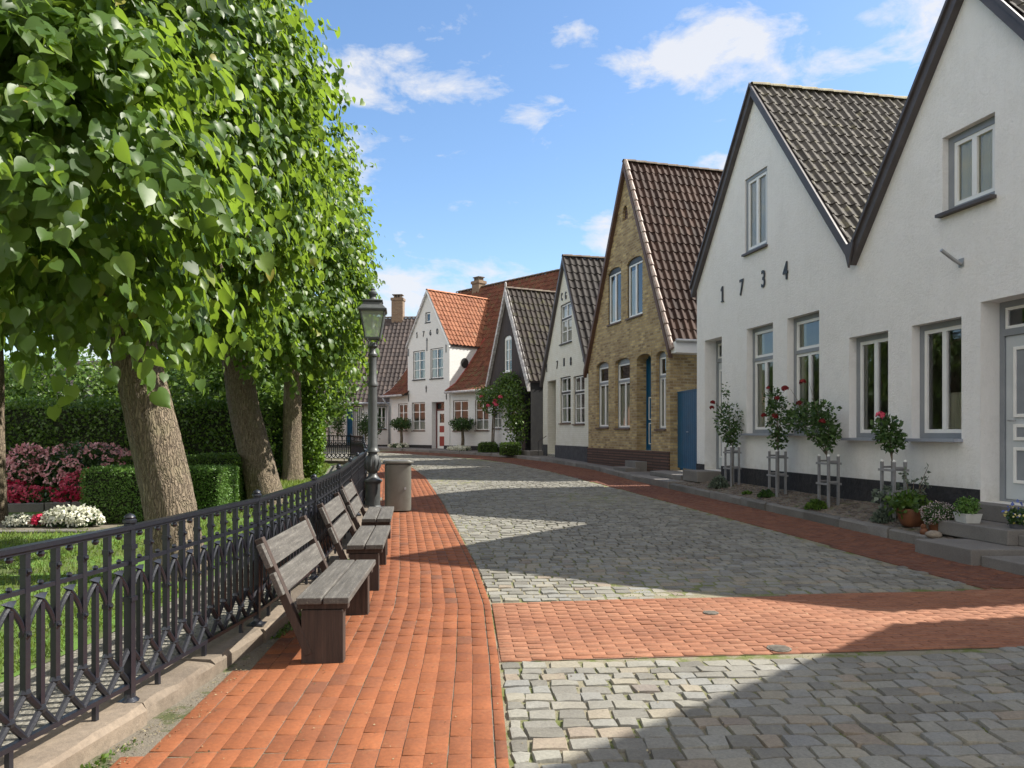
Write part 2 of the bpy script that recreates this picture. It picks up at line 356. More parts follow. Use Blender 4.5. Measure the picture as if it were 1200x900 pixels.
M['kerb_grey']=paving('grey_granite_kerb',[(0,(0.176,0.168,0.152)),(1,(0.272,0.256,0.232))],50,bst=.6,dust=(0.176,0.160,0.112))
M['step']=paving('granite_step',[(0,(0.204,0.190,0.177)),(1,(0.245,0.231,0.211))],80,bst=.4,dust=(0.170,0.150,0.116))
def bedding(name,sand,moss,amt,ns=3.5):
    m,nt,bs,o=nmat(name);co=coords(nt);f=noise(nt,co,120,5,.8)
    c=mix(nt,1,sand,ramp(nt,f,[(.3,(.55,)*3),(.7,(1.1,)*3)]),'MULTIPLY')
    g=noise(nt,co,ns,8,.75);g2=noise(nt,co,60,3,.6)
    c=mix(nt,ramp(nt,g,[(.52-amt*.12,(0,0,0)),(.60-amt*.1,(1,1,1))]),c,mix(nt,g2,tuple(x*.6 for x in moss),moss))
    nt.links.new(c,bs.inputs['Base Color']);bs.inputs['Roughness'].default_value=.95;bump(nt,bs,f,.8,.01);return m
M['joint']=bedding('sandy_mossy_joint',(0.275,0.245,0.168),(0.153,0.176,0.046),.35)
M['joint2']=bedding('dark_sand_joint',(.22,.17,.12),(.14,.16,.05),.1)
M['joint3']=bedding('brick_dust_joint',(.24,.13,.085),(.15,.14,.06),-.2)
M['dirt']=bedding('packed_dirt',(0.204,0.177,0.136),(0.088,0.102,0.034),.0)
M['gravel']=None
def gravelmat():
    m,nt,bs,o=nmat('fine_gravel');co=coords(nt);v=N(nt,'TexVoronoi');v.inputs['Scale'].default_value=55;nt.links.new(co,v.inputs['Vector'])
    c=ramp(nt,v.outputs['Color'],[(0,(.085,.08,.066)),(.5,(.17,.158,.13)),(1,(.31,.295,.25))])
    c=mix(nt,ramp(nt,noise(nt,co,4,6,.7),[(.45,(0,0,0)),(.7,(.7,)*3)]),c,(.075,.07,.042))
    nt.links.new(c,bs.inputs['Base Color']);bs.inputs['Roughness'].default_value=.95;bump(nt,bs,v.outputs['Distance'],.9,-.012);return m
M['gravel']=gravelmat()
M['lawn']=bedding('lawn_soil',(.10,.13,.035),(.12,.24,.03),.6,2)
def asphalt():
    return simple('far_ground',(.16,.15,.12),(.10,.10,.08),.95,.3,.3,.02,bn=20)
M['ground']=asphalt()

# ------------------------------------------------------------------ ground sheets
def pl(pts):
    ys=[p[1] for p in pts];xs=[p[0] for p in pts]
    return lambda y: np.interp(y,ys,xs)
FENCE=[(-2.42,.8),(-2.28,2.4),(-2.06,4.05),(-1.93,5.68),(-1.93,7.3),(-2.06,8.9),(-2.27,10.5),(-2.5,12.1),(-2.70,13.7),(-3.0,15.4),(-3.35,17.1),(-3.75,19),(-4.15,21),(-4.55,23),(-4.95,25),(-5.3,26.8)]
fx=pl(FENCE)
RED=[(.12,.5),(.1,2.0),(-.01,3.47),(-.087,5.09),(-.19,6.7),(-.38,8.3),(-.62,9.9),(-1.33,14.6),(-2.5,21.6),(-3.7,27),(-4.6,29.3),(-6.6,31.0),(-14,32.5)]
pe=pl(RED)
INN=[(4.80,6.6),(4.57,7.3),(3.9,11.0),(3.3,13.9),(2.6,17.5),(1.1,24.3),(.0,28),(-1.8,31.3),(-4.4,35.2),(-8,38.6),(-14,41)]
inn=pl(INN)
KRB=[(7.1,1.0),(6.3,5.0),(5.84,7.4),(5.1,11.1),(3.98,16.7),(3.25,20.6),(2.7,24.6),(1.45,29.0),(.05,32.2),(-1.9,35.0),(-4.7,38.0),(-8,41.6),(-14,43.0)]
krb=pl(KRB)
def bandlo(x): return 5.09+(x+.087)*.092
def bandhi(x): return 6.72+(x+.19)*.115

def strip_sheet(name,lf,rf,y0,y1,dz,mat,ny=80,nx=6,kind='structure'):
    ys=np.linspace(y0,y1,ny);V=[];F=[]
    for y in ys:
        a,b=float(lf(y)),float(rf(y))
        for i in range(nx+1):
            V.append((a+(b-a)*i/nx,y,gz(0,y)+dz))
    for j in range(ny-1):
        for i in range(nx):
            k=j*(nx+1)+i;F.append((k,k+1,k+nx+2,k+nx+1))
    o=link(name,np_mesh(name,np.array(V),np.array(F)),mat);tag(o,kind=kind);return o
# big ground sheet to the horizon
def build_ground():
    xs=np.array([-900,-300,-100,-50,-30,-20,-12,-6,0,6,12,20,30,50,100,300,900.]);ys=np.array([-300,-60,-20,-8,0,3,5.5,10,15,20,25,30,35,40,45,51.5,60,80,150,400,1200.])
    V=[(x,y,gz(x,y)-.06) for y in ys for x in xs];n=len(xs)
    F=[(j*n+i,j*n+i+1,(j+1)*n+i+1,(j+1)*n+i) for j in range(len(ys)-1) for i in range(n-1)]
    tag(link('ground',np_mesh('ground',np.array(V),np.array(F)),M['ground']),kind='structure')
build_ground()
strip_sheet('road_bedding',lambda y:pe(y)-.02,lambda y:krb(y) if y>6.2 else 8.2,-1.0,41,-.0085,M['joint'],140,8)
strip_sheet('path_bedding',lambda y:fx(y)-.05,lambda y:pe(y)-.02,-1.0,27,-.0025,M['dirt'],80,5)
strip_sheet('path_bedding',lambda y:-14,lambda y:pe(y)-.02,27.01,32,-.018,M['dirt'],10,5)
# garden
strip_sheet('gravel_path',lambda y:fx(y)-1.15,lambda y:fx(y)-.05,-1.0,26.8,.0,M['gravel'],70,3)
strip_sheet('lawn_ground',lambda y:-30,lambda y:fx(y)-1.15,-1.0,28.6,.004,M['lawn'],60,6)

def blocks(name,mat,cells,smooth=False,kind='structure',h=.02,round_=False):
    """cells: list of (cx,cy,ux,uy,L,W,z,rnd): box-like paving pieces, bevelled top. u = long axis"""
    C=np.array(cells,dtype=np.float64);n=len(C)
    cx,cy,ux,uy,L,W,z,rn=C.T
    vx,vy=-uy,ux
    V=[];
    def ring(s,dz,jit=0):
        pts=[]
        for a,b in((-1,-1),(1,-1),(1,1),(-1,1)):
            l=L/2*a-a*s;w=W/2*b-b*s
            jl=RNG.normal(0,jit,n) if jit else 0
            pts.append(np.stack([cx+ux*l+vx*w+jl,cy+uy*l+vy*w+(RNG.normal(0,jit,n) if jit else 0),z+dz+RNG.normal(0,.0005,n)],1))
        return pts
    if not round_:
        P=ring(0,-h)+ring(0,-.002)+ring(.0028,0)
        V=np.stack(P,1).reshape(-1,3)
        q=[(0,1,5,4),(1,2,6,5),(2,3,7,6),(3,0,4,7),(4,5,9,8),(5,6,10,9),(6,7,11,10),(7,4,8,11),(8,9,10,11)]
        F=(np.array(q)[None]+(np.arange(n)*12)[:,None,None]).reshape(-1,4);rr=np.repeat(rn,9)
    else:
        # cobble: 5x5 pillow with jittered corners
        g=np.array([-1,-.90,0,.90,1.0])
        jc=RNG.normal(0,.0075,(n,2,2,2))
        P=np.zeros((n,5,5,3));til=RNG.normal(0,.014,(n,2))
        bmp=RNG.normal(0,.0018,(n,5,5))
        for i,a in enumerate(g):
            for j,b in enumerate(g):
                k=1.0 if not(abs(a)==1 and abs(b)==1) else .955
                l=L/2*a*k;w=W/2*b*k
                fa=(a+1)/2;fb=(b+1)/2
                jl=(jc[:,0,0]*(1-fa)*(1-fb) if False else 0)
                J=jc[:,0,0]*(1-fa)*(1-fb)+jc[:,1,0]*fa*(1-fb)+jc[:,0,1]*(1-fa)*fb+jc[:,1,1]*fa*fb
                e=max(abs(a),abs(b))
                dz=(-h if e==1 else (-.0026 if (abs(a)==.90 and abs(b)==.90) else (-.0010 if e==.90 else 0.0)))
                P[:,i,j,0]=cx+ux*(l+J[:,0])+vx*(w+J[:,1]);P[:,i,j,1]=cy+uy*(l+J[:,0])+vy*(w+J[:,1])
                P[:,i,j,2]=z+dz+bmp[:,i,j]*(0 if e==1 else 1)+l*til[:,0]+w*til[:,1]
        V=P.reshape(-1,3);q=[(i*5+j,(i+1)*5+j,(i+1)*5+j+1,i*5+j+1) for i in range(4) for j in range(4)]
        F=(np.array(q)[None]+(np.arange(n)*25)[:,None,None]).reshape(-1,4);rr=np.repeat(rn,16)
    me=np_mesh(name,V,F,rr,smooth=round_)
    if round_: me.set_sharp_from_angle(angle=R(38))
    o=link(name,me,mat);tag(o,kind=kind);return o

# brick path: rows run with the cobble edge line
def build_path():
    pts=[Vector((float(pe(y)),y,0)) for y in np.arange(-.6,28.4,.1)]
    acc=[0]
    for a,b in zip(pts,pts[1:]):acc.append(acc[-1]+(b-a).length)
    acc=np.array(acc);X=np.array([p.x for p in pts]);Y=np.array([p.y for p in pts])
    def at(s,off):
        x=np.interp(s,acc,X);y=np.interp(s,acc,Y);x2=np.interp(s+.3,acc,X);y2=np.interp(s+.3,acc,Y);x1=np.interp(s-.3,acc,X);y1=np.interp(s-.3,acc,Y)
        d=np.array([x2-x1,y2-y1]);d/=np.linalg.norm(d)
        return x-d[1]*off,y+d[0]*off,d
    cells=[]
    s=.02
    while s<acc[-1]-.3:   # edge course
        x,y,d=at(s+.1,.032);cells.append((x,y,d[0],d[1],.200,.058,gz(x,y)+.004,random.random()));s+=.208
    for k in range(20):
        off=.068+.056+k*.1115+random.uniform(-.002,.002);s=random.uniform(0,.2)
        while s<acc[-1]-.3:
            L=.208+random.uniform(-.006,.006);x,y,d=at(s+L/2,off)
            lim=float(fx(y))+.20+.06*math.sin(y*2.1)+.04*math.sin(y*5.3)
            # pockets of bare ground round the bench feet
            if x-.05>lim:
                a=random.gauss(0,.006)
                dx,dy=d[0]*math.cos(a)-d[1]*math.sin(a),d[1]*math.cos(a)+d[0]*math.sin(a)
                patch=(.93+random.random()*.07) if random.random()<.06 else min(.9,max(0,.5+.3*math.sin(x*1.7+y*.9)+random.gauss(0,.2)))
                cells.append((x,y,dx,dy,L-.0035,.1090,gz(x,y)+.002+random.gauss(0,.0008),patch))
            s+=L
    blocks('brick_path',M['brickpath'],cells)
build_path()
# brick band across the road, bricks laid on edge
def build_band():
    cells=[];row=0
    y=5.0
    while y<7.6:
        x=float(pe(y))+.012-(.106 if row%2 else 0)
        x=float(pe(y))+.012;odd=row%2==1
        while x<7.6:
            L=.106 if odd else .212;odd=False;cx=x+L/2;yy=y+.092*(cx)+.012*math.sin(cx*2.3+row*.2)+.02*math.sin(cx*.9)
            hi=bandhi(cx)
            rightlim=float(krb(yy))-.03 if yy>5.9 else 7.5
            if cx-.106>float(pe(yy))-.10 and yy>bandlo(cx)+.02 and yy<hi-.02 and cx<rightlim:
                cells.append((cx,yy,.996,.085,L-.004,.0600,gz(cx,yy)+.003+random.gauss(0,.001),min(1,max(0,.5+.25*math.sin(cx+row*.31)+random.gauss(0,.2)))))
            x+=L
        y+=.0635;row+=1
    blocks('brick_band',M['brickband'],cells)
def band_bed():
    V=[];F=[];xs=np.linspace(-.1,7.7,60)
    for x in xs:
        for t in np.linspace(0,1,8):
            y=bandlo(x)+(bandhi(x)-bandlo(x))*t;V.append((max(x,float(pe(y))+.0),y,gz(x,y)-.003))
    for i in range(59):
        for j in range(7): k=i*8+j;F.append((k,k+8,k+9,k+1))
    tag(link('band_bedding',np_mesh('band_bedding',np.array(V),np.array(F)),M['joint3']),kind='structure')
band_bed()
build_band()
def build_strip():
    # footway strip on the house side
    ys=np.arange(6.5,39.5,.1);X=krb(ys);acc=np.concatenate([[0],np.cumsum(np.hypot(np.diff(X),np.diff(ys)))])
    cells=[]
    for k in range(24):
        off=.035+.035+k*.0665;s=random.uniform(0,.2)
        while s<acc[-1]-.3:
            x=np.interp(s+.1,acc,X);y=np.interp(s+.1,acc,ys);x2=np.interp(s+.5,acc,X);y2=np.interp(s+.5,acc,ys);x1=np.interp(s-.3,acc,X);y1=np.interp(s-.3,acc,ys)
            d=np.array([x2-x1,y2-y1]);d/=np.linalg.norm(d)
            px,py=x-d[1]*off,y+d[0]*off
            if px>float(inn(py))+.02 and py>bandhi(px)+.02 and off<3:
                cells.append((px,py,d[0],d[1],.204,.060,gz(px,py)+.003+random.gauss(0,.001),min(1,max(0,.45+.2*math.sin(py*.8+px)+random.gauss(0,.22)))))
            s+=.212
    blocks('brick_footway',M['brickbrown'],cells)
build_strip()
def build_cobbles():
    cells=[];y=1.2;row=0
    while y<41:
        rw=.134+random.uniform(-.016,.018)
        far=y>16
        x=-14.0 if y>28 else -5
        sl=.03
        x=max(x,float(pe(y+rw/2))+.012);first=True
        while x<8.2:
            L=random.choice([.125,.145,.16,.175,.20])+random.uniform(-.012,.012);L=L*random.uniform(.5,1.05) if first else L;first=False;cx=x+L/2
            yy=y+rw/2+.03*math.sin(cx*1.1+y*.7)+.055*(cx) if y<26 else y+rw/2-.05*cx
            ok=cx-L*.5>float(pe(yy))-.03
            if yy>6.0: ok=ok and (cx+L*.42<float(inn(yy)))
            else: ok=ok and cx<7.6
            if bandlo(cx)-rw*.42<yy<bandhi(cx)+rw*.42: ok=False
            if ok:
                r=random.random();r=r if yy<9 else .1+.5*r
                r=min(1,max(0,r))
                cells.append((cx,yy,1,.055 if y<26 else -.05,L-.008,rw-.008,gz(cx,yy)+.006+random.gauss(0,.0025)+.012*math.sin(cx*.9)*math.sin(yy*.7),r))
            x+=L
        y+=rw;row+=1
    blocks('cobbled_road',M['cobble'],cells,round_=True,h=.024)
build_cobbles()

def kerbline(name,pts,width,h,L,mat,side=1,dz=0):
    """kerb stones along polyline, offset to one side"""
    P=[Vector((p[0],p[1],0)) for p in pts];acc=[0]
    for a,b in zip(P,P[1:]):acc.append(acc[-1]+(b-a).length)
    X=[p.x for p in P];Y=[p.y for p in P];s=0
    mb=MB()
    while s<acc[-1]-.2:
        l=L*random.uniform(.75,1.25);e=min(s+l,acc[-1])
        a=Vector((np.interp(s+.012,acc,X),np.interp(s+.012,acc,Y),0));b=Vector((np.interp(e-.012,acc,X),np.interp(e-.012,acc,Y),0))
        d=(b-a).normalized();n=Vector((d.y,-d.x,0))*side
        jt=random.gauss(0,.008);j2=random.gauss(0,.006)
        mb.cur=random.random()
        nseg=9;rows=[]
        for i in range(nseg+1):
            p=a.lerp(b,i/nseg);z=gz(p.x,p.y)+dz
            q=[(p+n*jt+n*random.gauss(0,.004),z-.08),(p+n*(jt+random.gauss(0,.004)),z+h-.022),(p+n*(jt+.024+random.gauss(0,.008)),z+h+j2+random.gauss(0,.005)),(p+n*(width-.02),z+h+j2+random.gauss(0,.003)),(p+n*width,z+h-.02),(p+n*width,z-.08)]
            rows+=[(v.x,v.y,zz) for v,zz in q]
        fs=[]
        for i in range(nseg):
            for k in range(5):
                A=i*6+k;fs.append((A,A+1,A+7,A+6) if side<0 else (A,A+6,A+7,A+1))
        fs.append(tuple(range(6)));fs.append(tuple(nseg*6+k for k in range(6)))
        mb.add(rows,fs);s=e
    o=mb.build(name,mat,auto=35);tag(o,kind='structure');return o
_fk=[(float(fx(y))+.12,y) for y in np.arange(0.2,27,.5)]+[(-5.5,27.7),(-6.1,28.2),(-7.2,28.6),(-9,28.9),(-13,29.2),(-18,29.4)]
kerbline('garden_kerb',_fk,.30,.095,.95,M['kerb'],side=-1)
kerbline('street_kerb',[(float(krb(y)),y) for y in np.arange(7.0,8.3,.3)],.16,.13,1.1,M['kerb_grey'])
kerbline('street_kerb',[(float(krb(y)),y) for y in np.arange(9.2,41.8,.6)],.16,.13,1.1,M['kerb_grey'])

# ------------------------------------------------------------------ foliage tools
LIME=(np.array([(0,0,0),(-.40,-.06,.05),(-.52,.38,.12),(-.28,.80,.05),(0,1.1,-.08),(.28,.80,.05),(.52,.38,.12),(.40,-.06,.05),(0,.48,-.02)]),
      np.array([(0,1,2,8),(8,2,3,4),(8,4,5,6),(0,8,6,7)]))
LIME2=(np.array([(0,.02,0),(-.22,-.10,.03),(-.42,.02,.09),(-.52,.26,.13),(-.47,.52,.10),(-.30,.78,.04),(-.12,.95,-.02),(0,1.14,-.09),(.12,.95,-.02),(.30,.78,.04),(.47,.52,.10),(.52,.26,.13),(.42,.02,.09),(.22,-.10,.03),(0,.34,0),(0,.68,-.02)]),
      np.array([(0,1,2,14),(14,2,3,4),(14,4,5,15),(15,5,6,7),(15,7,8,9),(14,15,9,10),(14,10,11,12),(0,14,12,13)]))
SMALL=(np.array([(0,0,0),(-.36,.45,.10),(0,1,0),(.36,.45,.10)]),np.array([(0,1,2,3)]))
FOLD=(np.array([(0,0,0),(-.38,.42,.12),(0,1,0),(.38,.42,.12),(0,.5,0)]),np.array([(0,1,2,4),(0,4,2,3)]))
def unit(a): return a/np.maximum(1e-9,np.linalg.norm(a,axis=-1,keepdims=True))
def leaves(tmpl,P,A,Nn,size,rnd):
    T,Q=tmpl;n=len(P);A=unit(A);B=unit(np.cross(A,Nn));C=np.cross(B,A)
    cs=size[:,None,None]
    curl=RNG.uniform(.3,1.8,n)[:,None,None]
    V=P[:,None]+cs*(T[None,:,0:1]*B[:,None]+T[None,:,1:2]*A[:,None]+T[None,:,2:3]*curl*C[:,None])
    V=V.reshape(-1,3);F=(Q[None]+(np.arange(n)*len(T))[:,None,None]).reshape(-1,Q.shape[1])
    return V,F,np.repeat(rnd,len(Q))
def leafobj(name,mat,tmpl,P,A,Nn,size,rnd,parent=None):
    V,F,r=leaves(tmpl,P,A,Nn,size,rnd);return link(name,np_mesh(name,V,F,r),mat,parent)
def vnoise(P,s,seed=0):
    r=np.random.default_rng(seed);K=r.normal(0,s,(10,3));ph=r.uniform(0,6.28,10)
    return np.sin(P@K.T+ph).mean(1)*1.4
def crown_points(cen,rad,nsprig,seed,shell=.82,thin=.0,zmin=None,lump=.16):
    r=np.random.default_rng(seed);d=unit(r.normal(0,1,(nsprig*3,3)))
    rr=np.where(r.random(len(d))<.78,shell+(1-shell)*r.random(len(d))**.7,.35+.5*r.random(len(d)))
    nz=vnoise(d*3,1.0,seed)
    rr=rr*(1+lump*nz+lump*.5*vnoise(d*7,1.0,seed+5))
    P=np.array(cen)+d*rr[:,None]*np.array(rad)
    k=(vnoise(P,1.5,seed+9)+.6*vnoise(P,3.6,seed+10))>-.16+thin
    if zmin is not None:k&=zmin(P)
    P=P[k][:nsprig];d=d[k][:nsprig];return P,d
def crown(name,mat,parent,cen,rad,nsprig,per,size,seed,tmpl=LIME2,**kw):
    r=np.random.default_rng(seed+1);P,d=crown_points(cen,rad,nsprig,seed,**kw);n=len(P)
    out=d*np.array([1,1,.45])+np.array([0,0,-.35])+r.normal(0,.35,(n,3));out=unit(out)
    tone=r.normal(.5,.13,n)
    t=np.tile(np.linspace(0,1,per),n);i=np.repeat(np.arange(n),per);m=n*per
    L=r.uniform(.25,.75,n)[i]
    pos=P[i]+out[i]*(t*L)[:,None]+np.array([0,0,-.12])*(t**2)[:,None]*L[:,None]*2+r.normal(0,.035,(m,3))
    side=np.cross(out[i],[0,0,1.0])*np.where(np.arange(m)%2,1,-1)[:,None]
    A=side*.55+out[i]*.45+np.array([0,0,-.75])+r.normal(0,.28,(m,3))
    Nn=d[i]*.75+np.array([0,0,.55])+r.normal(0,.42,(m,3))
    sz=size*np.clip(r.normal(.86,.24,m),.35,1.35);rn=np.clip(tone[i]+r.normal(0,.16,m),0,.92);rn=np.where(r.random(m)<.012,r.uniform(.95,1,m),rn)
    return leafobj(name,mat,tmpl,pos,A,Nn,sz,rn,parent)

def trunk_mesh(path,radii,n=44,m=60,seed=0,flare=.35):
    r=np.random.default_rng(seed);path=np.array(path,float);t=np.linspace(0,1,len(path))
    tt=np.linspace(0,1,m);V=[];ph=r.uniform(0,6.28,8)
    c=np.stack([np.interp(tt,t,path[:,k]) for k in range(3)],1)
    # smooth
    for _ in range(6):c[1:-1]=(c[:-2]+c[1:-1]*2+c[2:])/4
    rad=np.interp(tt,t,radii)
    for i in range(m):
        h=np.linalg.norm(c[i]-c[0])
        for k in range(n):
            a=2*math.pi*k/n
            fl=1+flare*math.exp(-h/.22)*(.6+.4*math.sin(a*5+ph[0]))
            ri=rad[i]*fl*(1+.035*math.sin(a*3+h*.9+ph[1])+.02*math.sin(a*14+2.2*math.sin(h*1.7)+ph[2])+.02*math.sin(a*19+h*1.3+ph[3])+.03*math.sin(a*2+h*2.3+ph[4])+r.normal(0,.008))
            V.append((c[i][0]+ri*math.cos(a),c[i][1]+ri*math.sin(a),c[i][2]))
    F=[(i*n+k,i*n+(k+1)%n,(i+1)*n+(k+1)%n,(i+1)*n+k) for i in range(m-1) for k in range(n)]
    return np_mesh('trunk',np.array(V),np.array(F),smooth=True)
def limbs(parent,base,cen,rad,k,seed,r0=.11):
    r=random.Random(seed);mb=MB()
    for i in range(k):
        a=2*math.pi*(i+r.random()*.5)/k;e=r.uniform(-.1,.9)
        end=Vector((cen[0]+rad[0]*.8*math.cos(a)*math.cos(e),cen[1]+rad[1]*.8*math.sin(a)*math.cos(e),cen[2]+rad[2]*.8*math.sin(e)))
        b=Vector(base);pts=[];rs=[]
        for q in range(8):
            t=q/7;p=b.lerp(end,t)+Vector((r.gauss(0,.08),r.gauss(0,.08),.5*math.sin(t*math.pi)))*(1 if 0<q<7 else 0)
            pts.append(p);rs.append(r0*(1-t)+.015)
        mb.tube(pts,rs,8)
        for q in (3,4,5,6):
            for w in range(2):
                v=Vector((r.gauss(0,1),r.gauss(0,1),r.gauss(.1,.6))).normalized()*r.uniform(.5,1.1)
                mb.tube([pts[q],pts[q]+v*.5+Vector((0,0,.05)),pts[q]+v],[rs[q]*.5,rs[q]*.3,.006],5)
    return mb.build('branches',M['bark'],parent,smooth=True)
def tree(label,path,radii,cen,rad,nsprig,per,size,seed,group='linden trees in the garden',zp=(0,0,0),**kw):
    b=path[0];o=empty('linden_tree',b,0,label,'tree',group)
    rel=[(p[0]-b[0],p[1]-b[1],p[2]-b[2]) for p in path];cr=tuple(cen[i]-b[i] for i in range(3))
    link('trunk',trunk_mesh(rel,radii,seed=seed),M['bark'],o)
    limbs(o,rel[-1],cr,rad,7,seed)
    crown('crown',M['leaf'],o,cr,rad,nsprig,per,size,seed,zmin=(lambda P:P[:,2]+b[2]>zp[0]+zp[1]*(P[:,0]+b[0])+zp[2]*(P[:,1]+b[1])),**kw)
    return o
g=lambda y:gz(0,y)
near_tree=tree('large leaning linden tree nearest the camera, its thick trunk lit on the right side',[(-3.46,7.9,g(7.9)-.05),(-3.62,7.9,.9),(-3.83,7.9,1.8),(-4.02,7.9,2.6),(-4.25,7.8,3.6)],[.262,.25,.24,.235,.2],
     (-4.92,7.7,5.05),(2.62,3.4,3.2),4600,14,.093,21,zp=(1.95,0,.115),lump=.20)
# low boughs of the near tree reaching towards the street corner of the picture
crown('bough_foliage',M['leaf'],near_tree,(-2.95+3.46,4.75-7.9,3.35),(.80,.75,1.0),400,15,.095,61,zmin=lambda P:P[:,2]>2.5,lump=.25)
crown('bough_foliage',M['leaf'],near_tree,(-3.6+3.46,5.3-7.9,4.6),(.95,.8,.9),340,15,.095,63,zmin=lambda P:P[:,2]>2.5,lump=.25)
bm_=MB();bm_.tube([(-.75,-.1,3.2),(-.4,-1.4,3.7),(.2,-2.6,3.6),(.5,-3.2,3.3)],[.09,.06,.035,.012],8);bm_.tube([(-.5,-.9,3.5),(-.3,-1.9,4.3),(-.1,-2.7,4.7)],[.06,.035,.012],8);bm_.build('bough',M['bark'],near_tree,smooth=True)
tree('second linden tree along the street, trunk leaning left beside the darker box block',[(-4.80,14.8,g(14.8)-.05),(-5.02,14.8,1.0),(-5.3,14.8,2.1),(-5.45,14.8,3.1),(-5.45,14.8,4.0)],[.34,.315,.29,.29,.26],
     (-5.62,14.4,5.3),(2.5,3.1,3.3),3900,12,.097,32,zp=(-.25,-.42,.105),lump=.2)
tree('slender upright linden tree with ivy beside its trunk, farthest of the row along the street',[(-5.85,20,g(20)-.05),(-5.86,20,1.2),(-5.85,20,2.4),(-5.85,20,3.6)],[.27,.24,.23,.2],
     (-6.85,20.4,5.2),(2.35,2.8,3.3),2300,11,.12,43,zp=(-.4,-.25,.105),lump=.2)
tree('linden tree standing at the left picture edge behind the flower bed',[(-8.32,12.0,g(12)-.05),(-8.33,12,1.2),(-8.36,12,2.6),(-8.4,12,3.8)],[.22,.2,.19,.17],
     (-8.7,12.3,6.0),(2.8,3.0,2.5),1700,11,.12,54,zp=(1.85,0,.13))

# ivy column beside trunk three
def blob(name,mat,parent,cen,rad,n,size,seed,tmpl=FOLD,shell=.8,lump=.15,up=.4,thin=-9,zmin=None):
    r=np.random.default_rng(seed);d=unit(r.normal(0,1,(n,3)));rr=shell+(1-shell)*r.random(n);rr*=1+lump*vnoise(d*3,1,seed)+lump*.5*vnoise(d*8,1,seed+3)
    P=np.array(cen)+d*rr[:,None]*np.array(rad)
    k=vnoise(P,3.0,seed+4)>thin
    if zmin is not None:k&=P[:,2]>zmin
    P=P[k];d=d[k];n=len(P)
    A=d*.5+r.normal(0,.6,(n,3))+np.array([0,0,.1]);Nn=d+np.array([0,0,up])+r.normal(0,.5,(n,3))
    return leafobj(name,mat,tmpl,P,A,Nn,size*r.uniform(.6,1.3,n),np.clip(r.normal(.5,.25,n),0,1),parent)
def boxpts(x0,x1,y0,y1,z0,z1,n,seed,fr=.06,lump=.05):
    r=np.random.default_rng(seed);a=[(x1-x0)*(y1-y0),(x1-x0)*(z1-z0),(x1-x0)*(z1-z0),(y1-y0)*(z1-z0),(y1-y0)*(z1-z0)];a=np.array(a)/sum(a)
    f=r.choice(5,n,p=a);u=r.random(n);v=r.random(n);P=np.zeros((n,3));D=np.zeros((n,3))
    for k in range(5):
        m=f==k
        if k==0:P[m]=np.stack([x0+(x1-x0)*u[m],y0+(y1-y0)*v[m],np.full(m.sum(),z1)],1);D[m]=(0,0,1)
        elif k in(1,2):P[m]=np.stack([x0+(x1-x0)*u[m],np.full(m.sum(),y0 if k==1 else y1),z0+(z1-z0)*v[m]],1);D[m]=(0,-1 if k==1 else 1,0)
        else:P[m]=np.stack([np.full(m.sum(),x0 if k==3 else x1),y0+(y1-y0)*u[m],z0+(z1-z0)*v[m]],1);D[m]=(-1 if k==3 else 1,0,0)
    # round corners
    c=np.array([(x0+x1)/2,(y0+y1)/2,(z0+z1)/2]);h=np.array([(x1-x0)/2,(y1-y0)/2,(z1-z0)/2])
    q=(P-c)/h;q[:,2]=np.where(q[:,2]<0,q[:,2]*.0+q[:,2],q[:,2]);ex=np.abs(q);s=np.sum(np.clip(ex-.8,0,1)>0,1)
    ov=np.linalg.norm(np.clip(ex-.82,0,1)*np.array([1,1,1]),axis=1);P=P-D*(np.clip(ov-.18,0,1)*h.min()*.9)[:,None]
    P=P+D*(lump*vnoise(P,2.5,seed)+fr*r.normal(0,.5,n))[:,None];return P,D
def hedge(name,label,cat,mat,x0,x1,y0,y1,z0,z1,n,size,seed,group=None,rot=0,lump=.05,core=.1,fr=.06):
    cx,cy=(x0+x1)/2,(y0+y1)/2
    o=empty(name,(cx,cy,z0),rot,label,cat,group)
    P,D=boxpts(x0-cx,x1-cx,y0-cy,y1-cy,0.02,z1-z0,n,seed,lump=lump,fr=fr);r=np.random.default_rng(seed+2)
    A=D*.5+r.normal(0,.6,(n,3))+np.array([0,0,.25]);Nn=D+r.normal(0,.55,(n,3))+np.array([0,0,.35])
    leafobj('foliage',mat,FOLD,P,A,Nn,size*r.uniform(.6,1.3,n),np.clip(r.normal(.5,.25,n),0,1),o)
    # twiggy inner mass
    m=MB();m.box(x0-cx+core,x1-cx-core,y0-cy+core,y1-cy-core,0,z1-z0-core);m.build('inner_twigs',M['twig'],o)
    return o
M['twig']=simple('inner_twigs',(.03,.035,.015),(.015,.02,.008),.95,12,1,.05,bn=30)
o=empty('ivy_clump',(-5.55,20.6,g(20.6)),0,'ivy growing upright to the right of the slender linden trunk','ivy')
blob('foliage',M['ivy'],o,(.0,0,1.3),(.42,.4,1.5),3800,.10,77,shell=.6,zmin=0)
mm=MB();mm.tube([(0,0,-.05),(.05,.05,1.2),(0,0,2.4)],[.05,.04,.02],7);mm.build('stem',M['bark'],o,smooth=True)

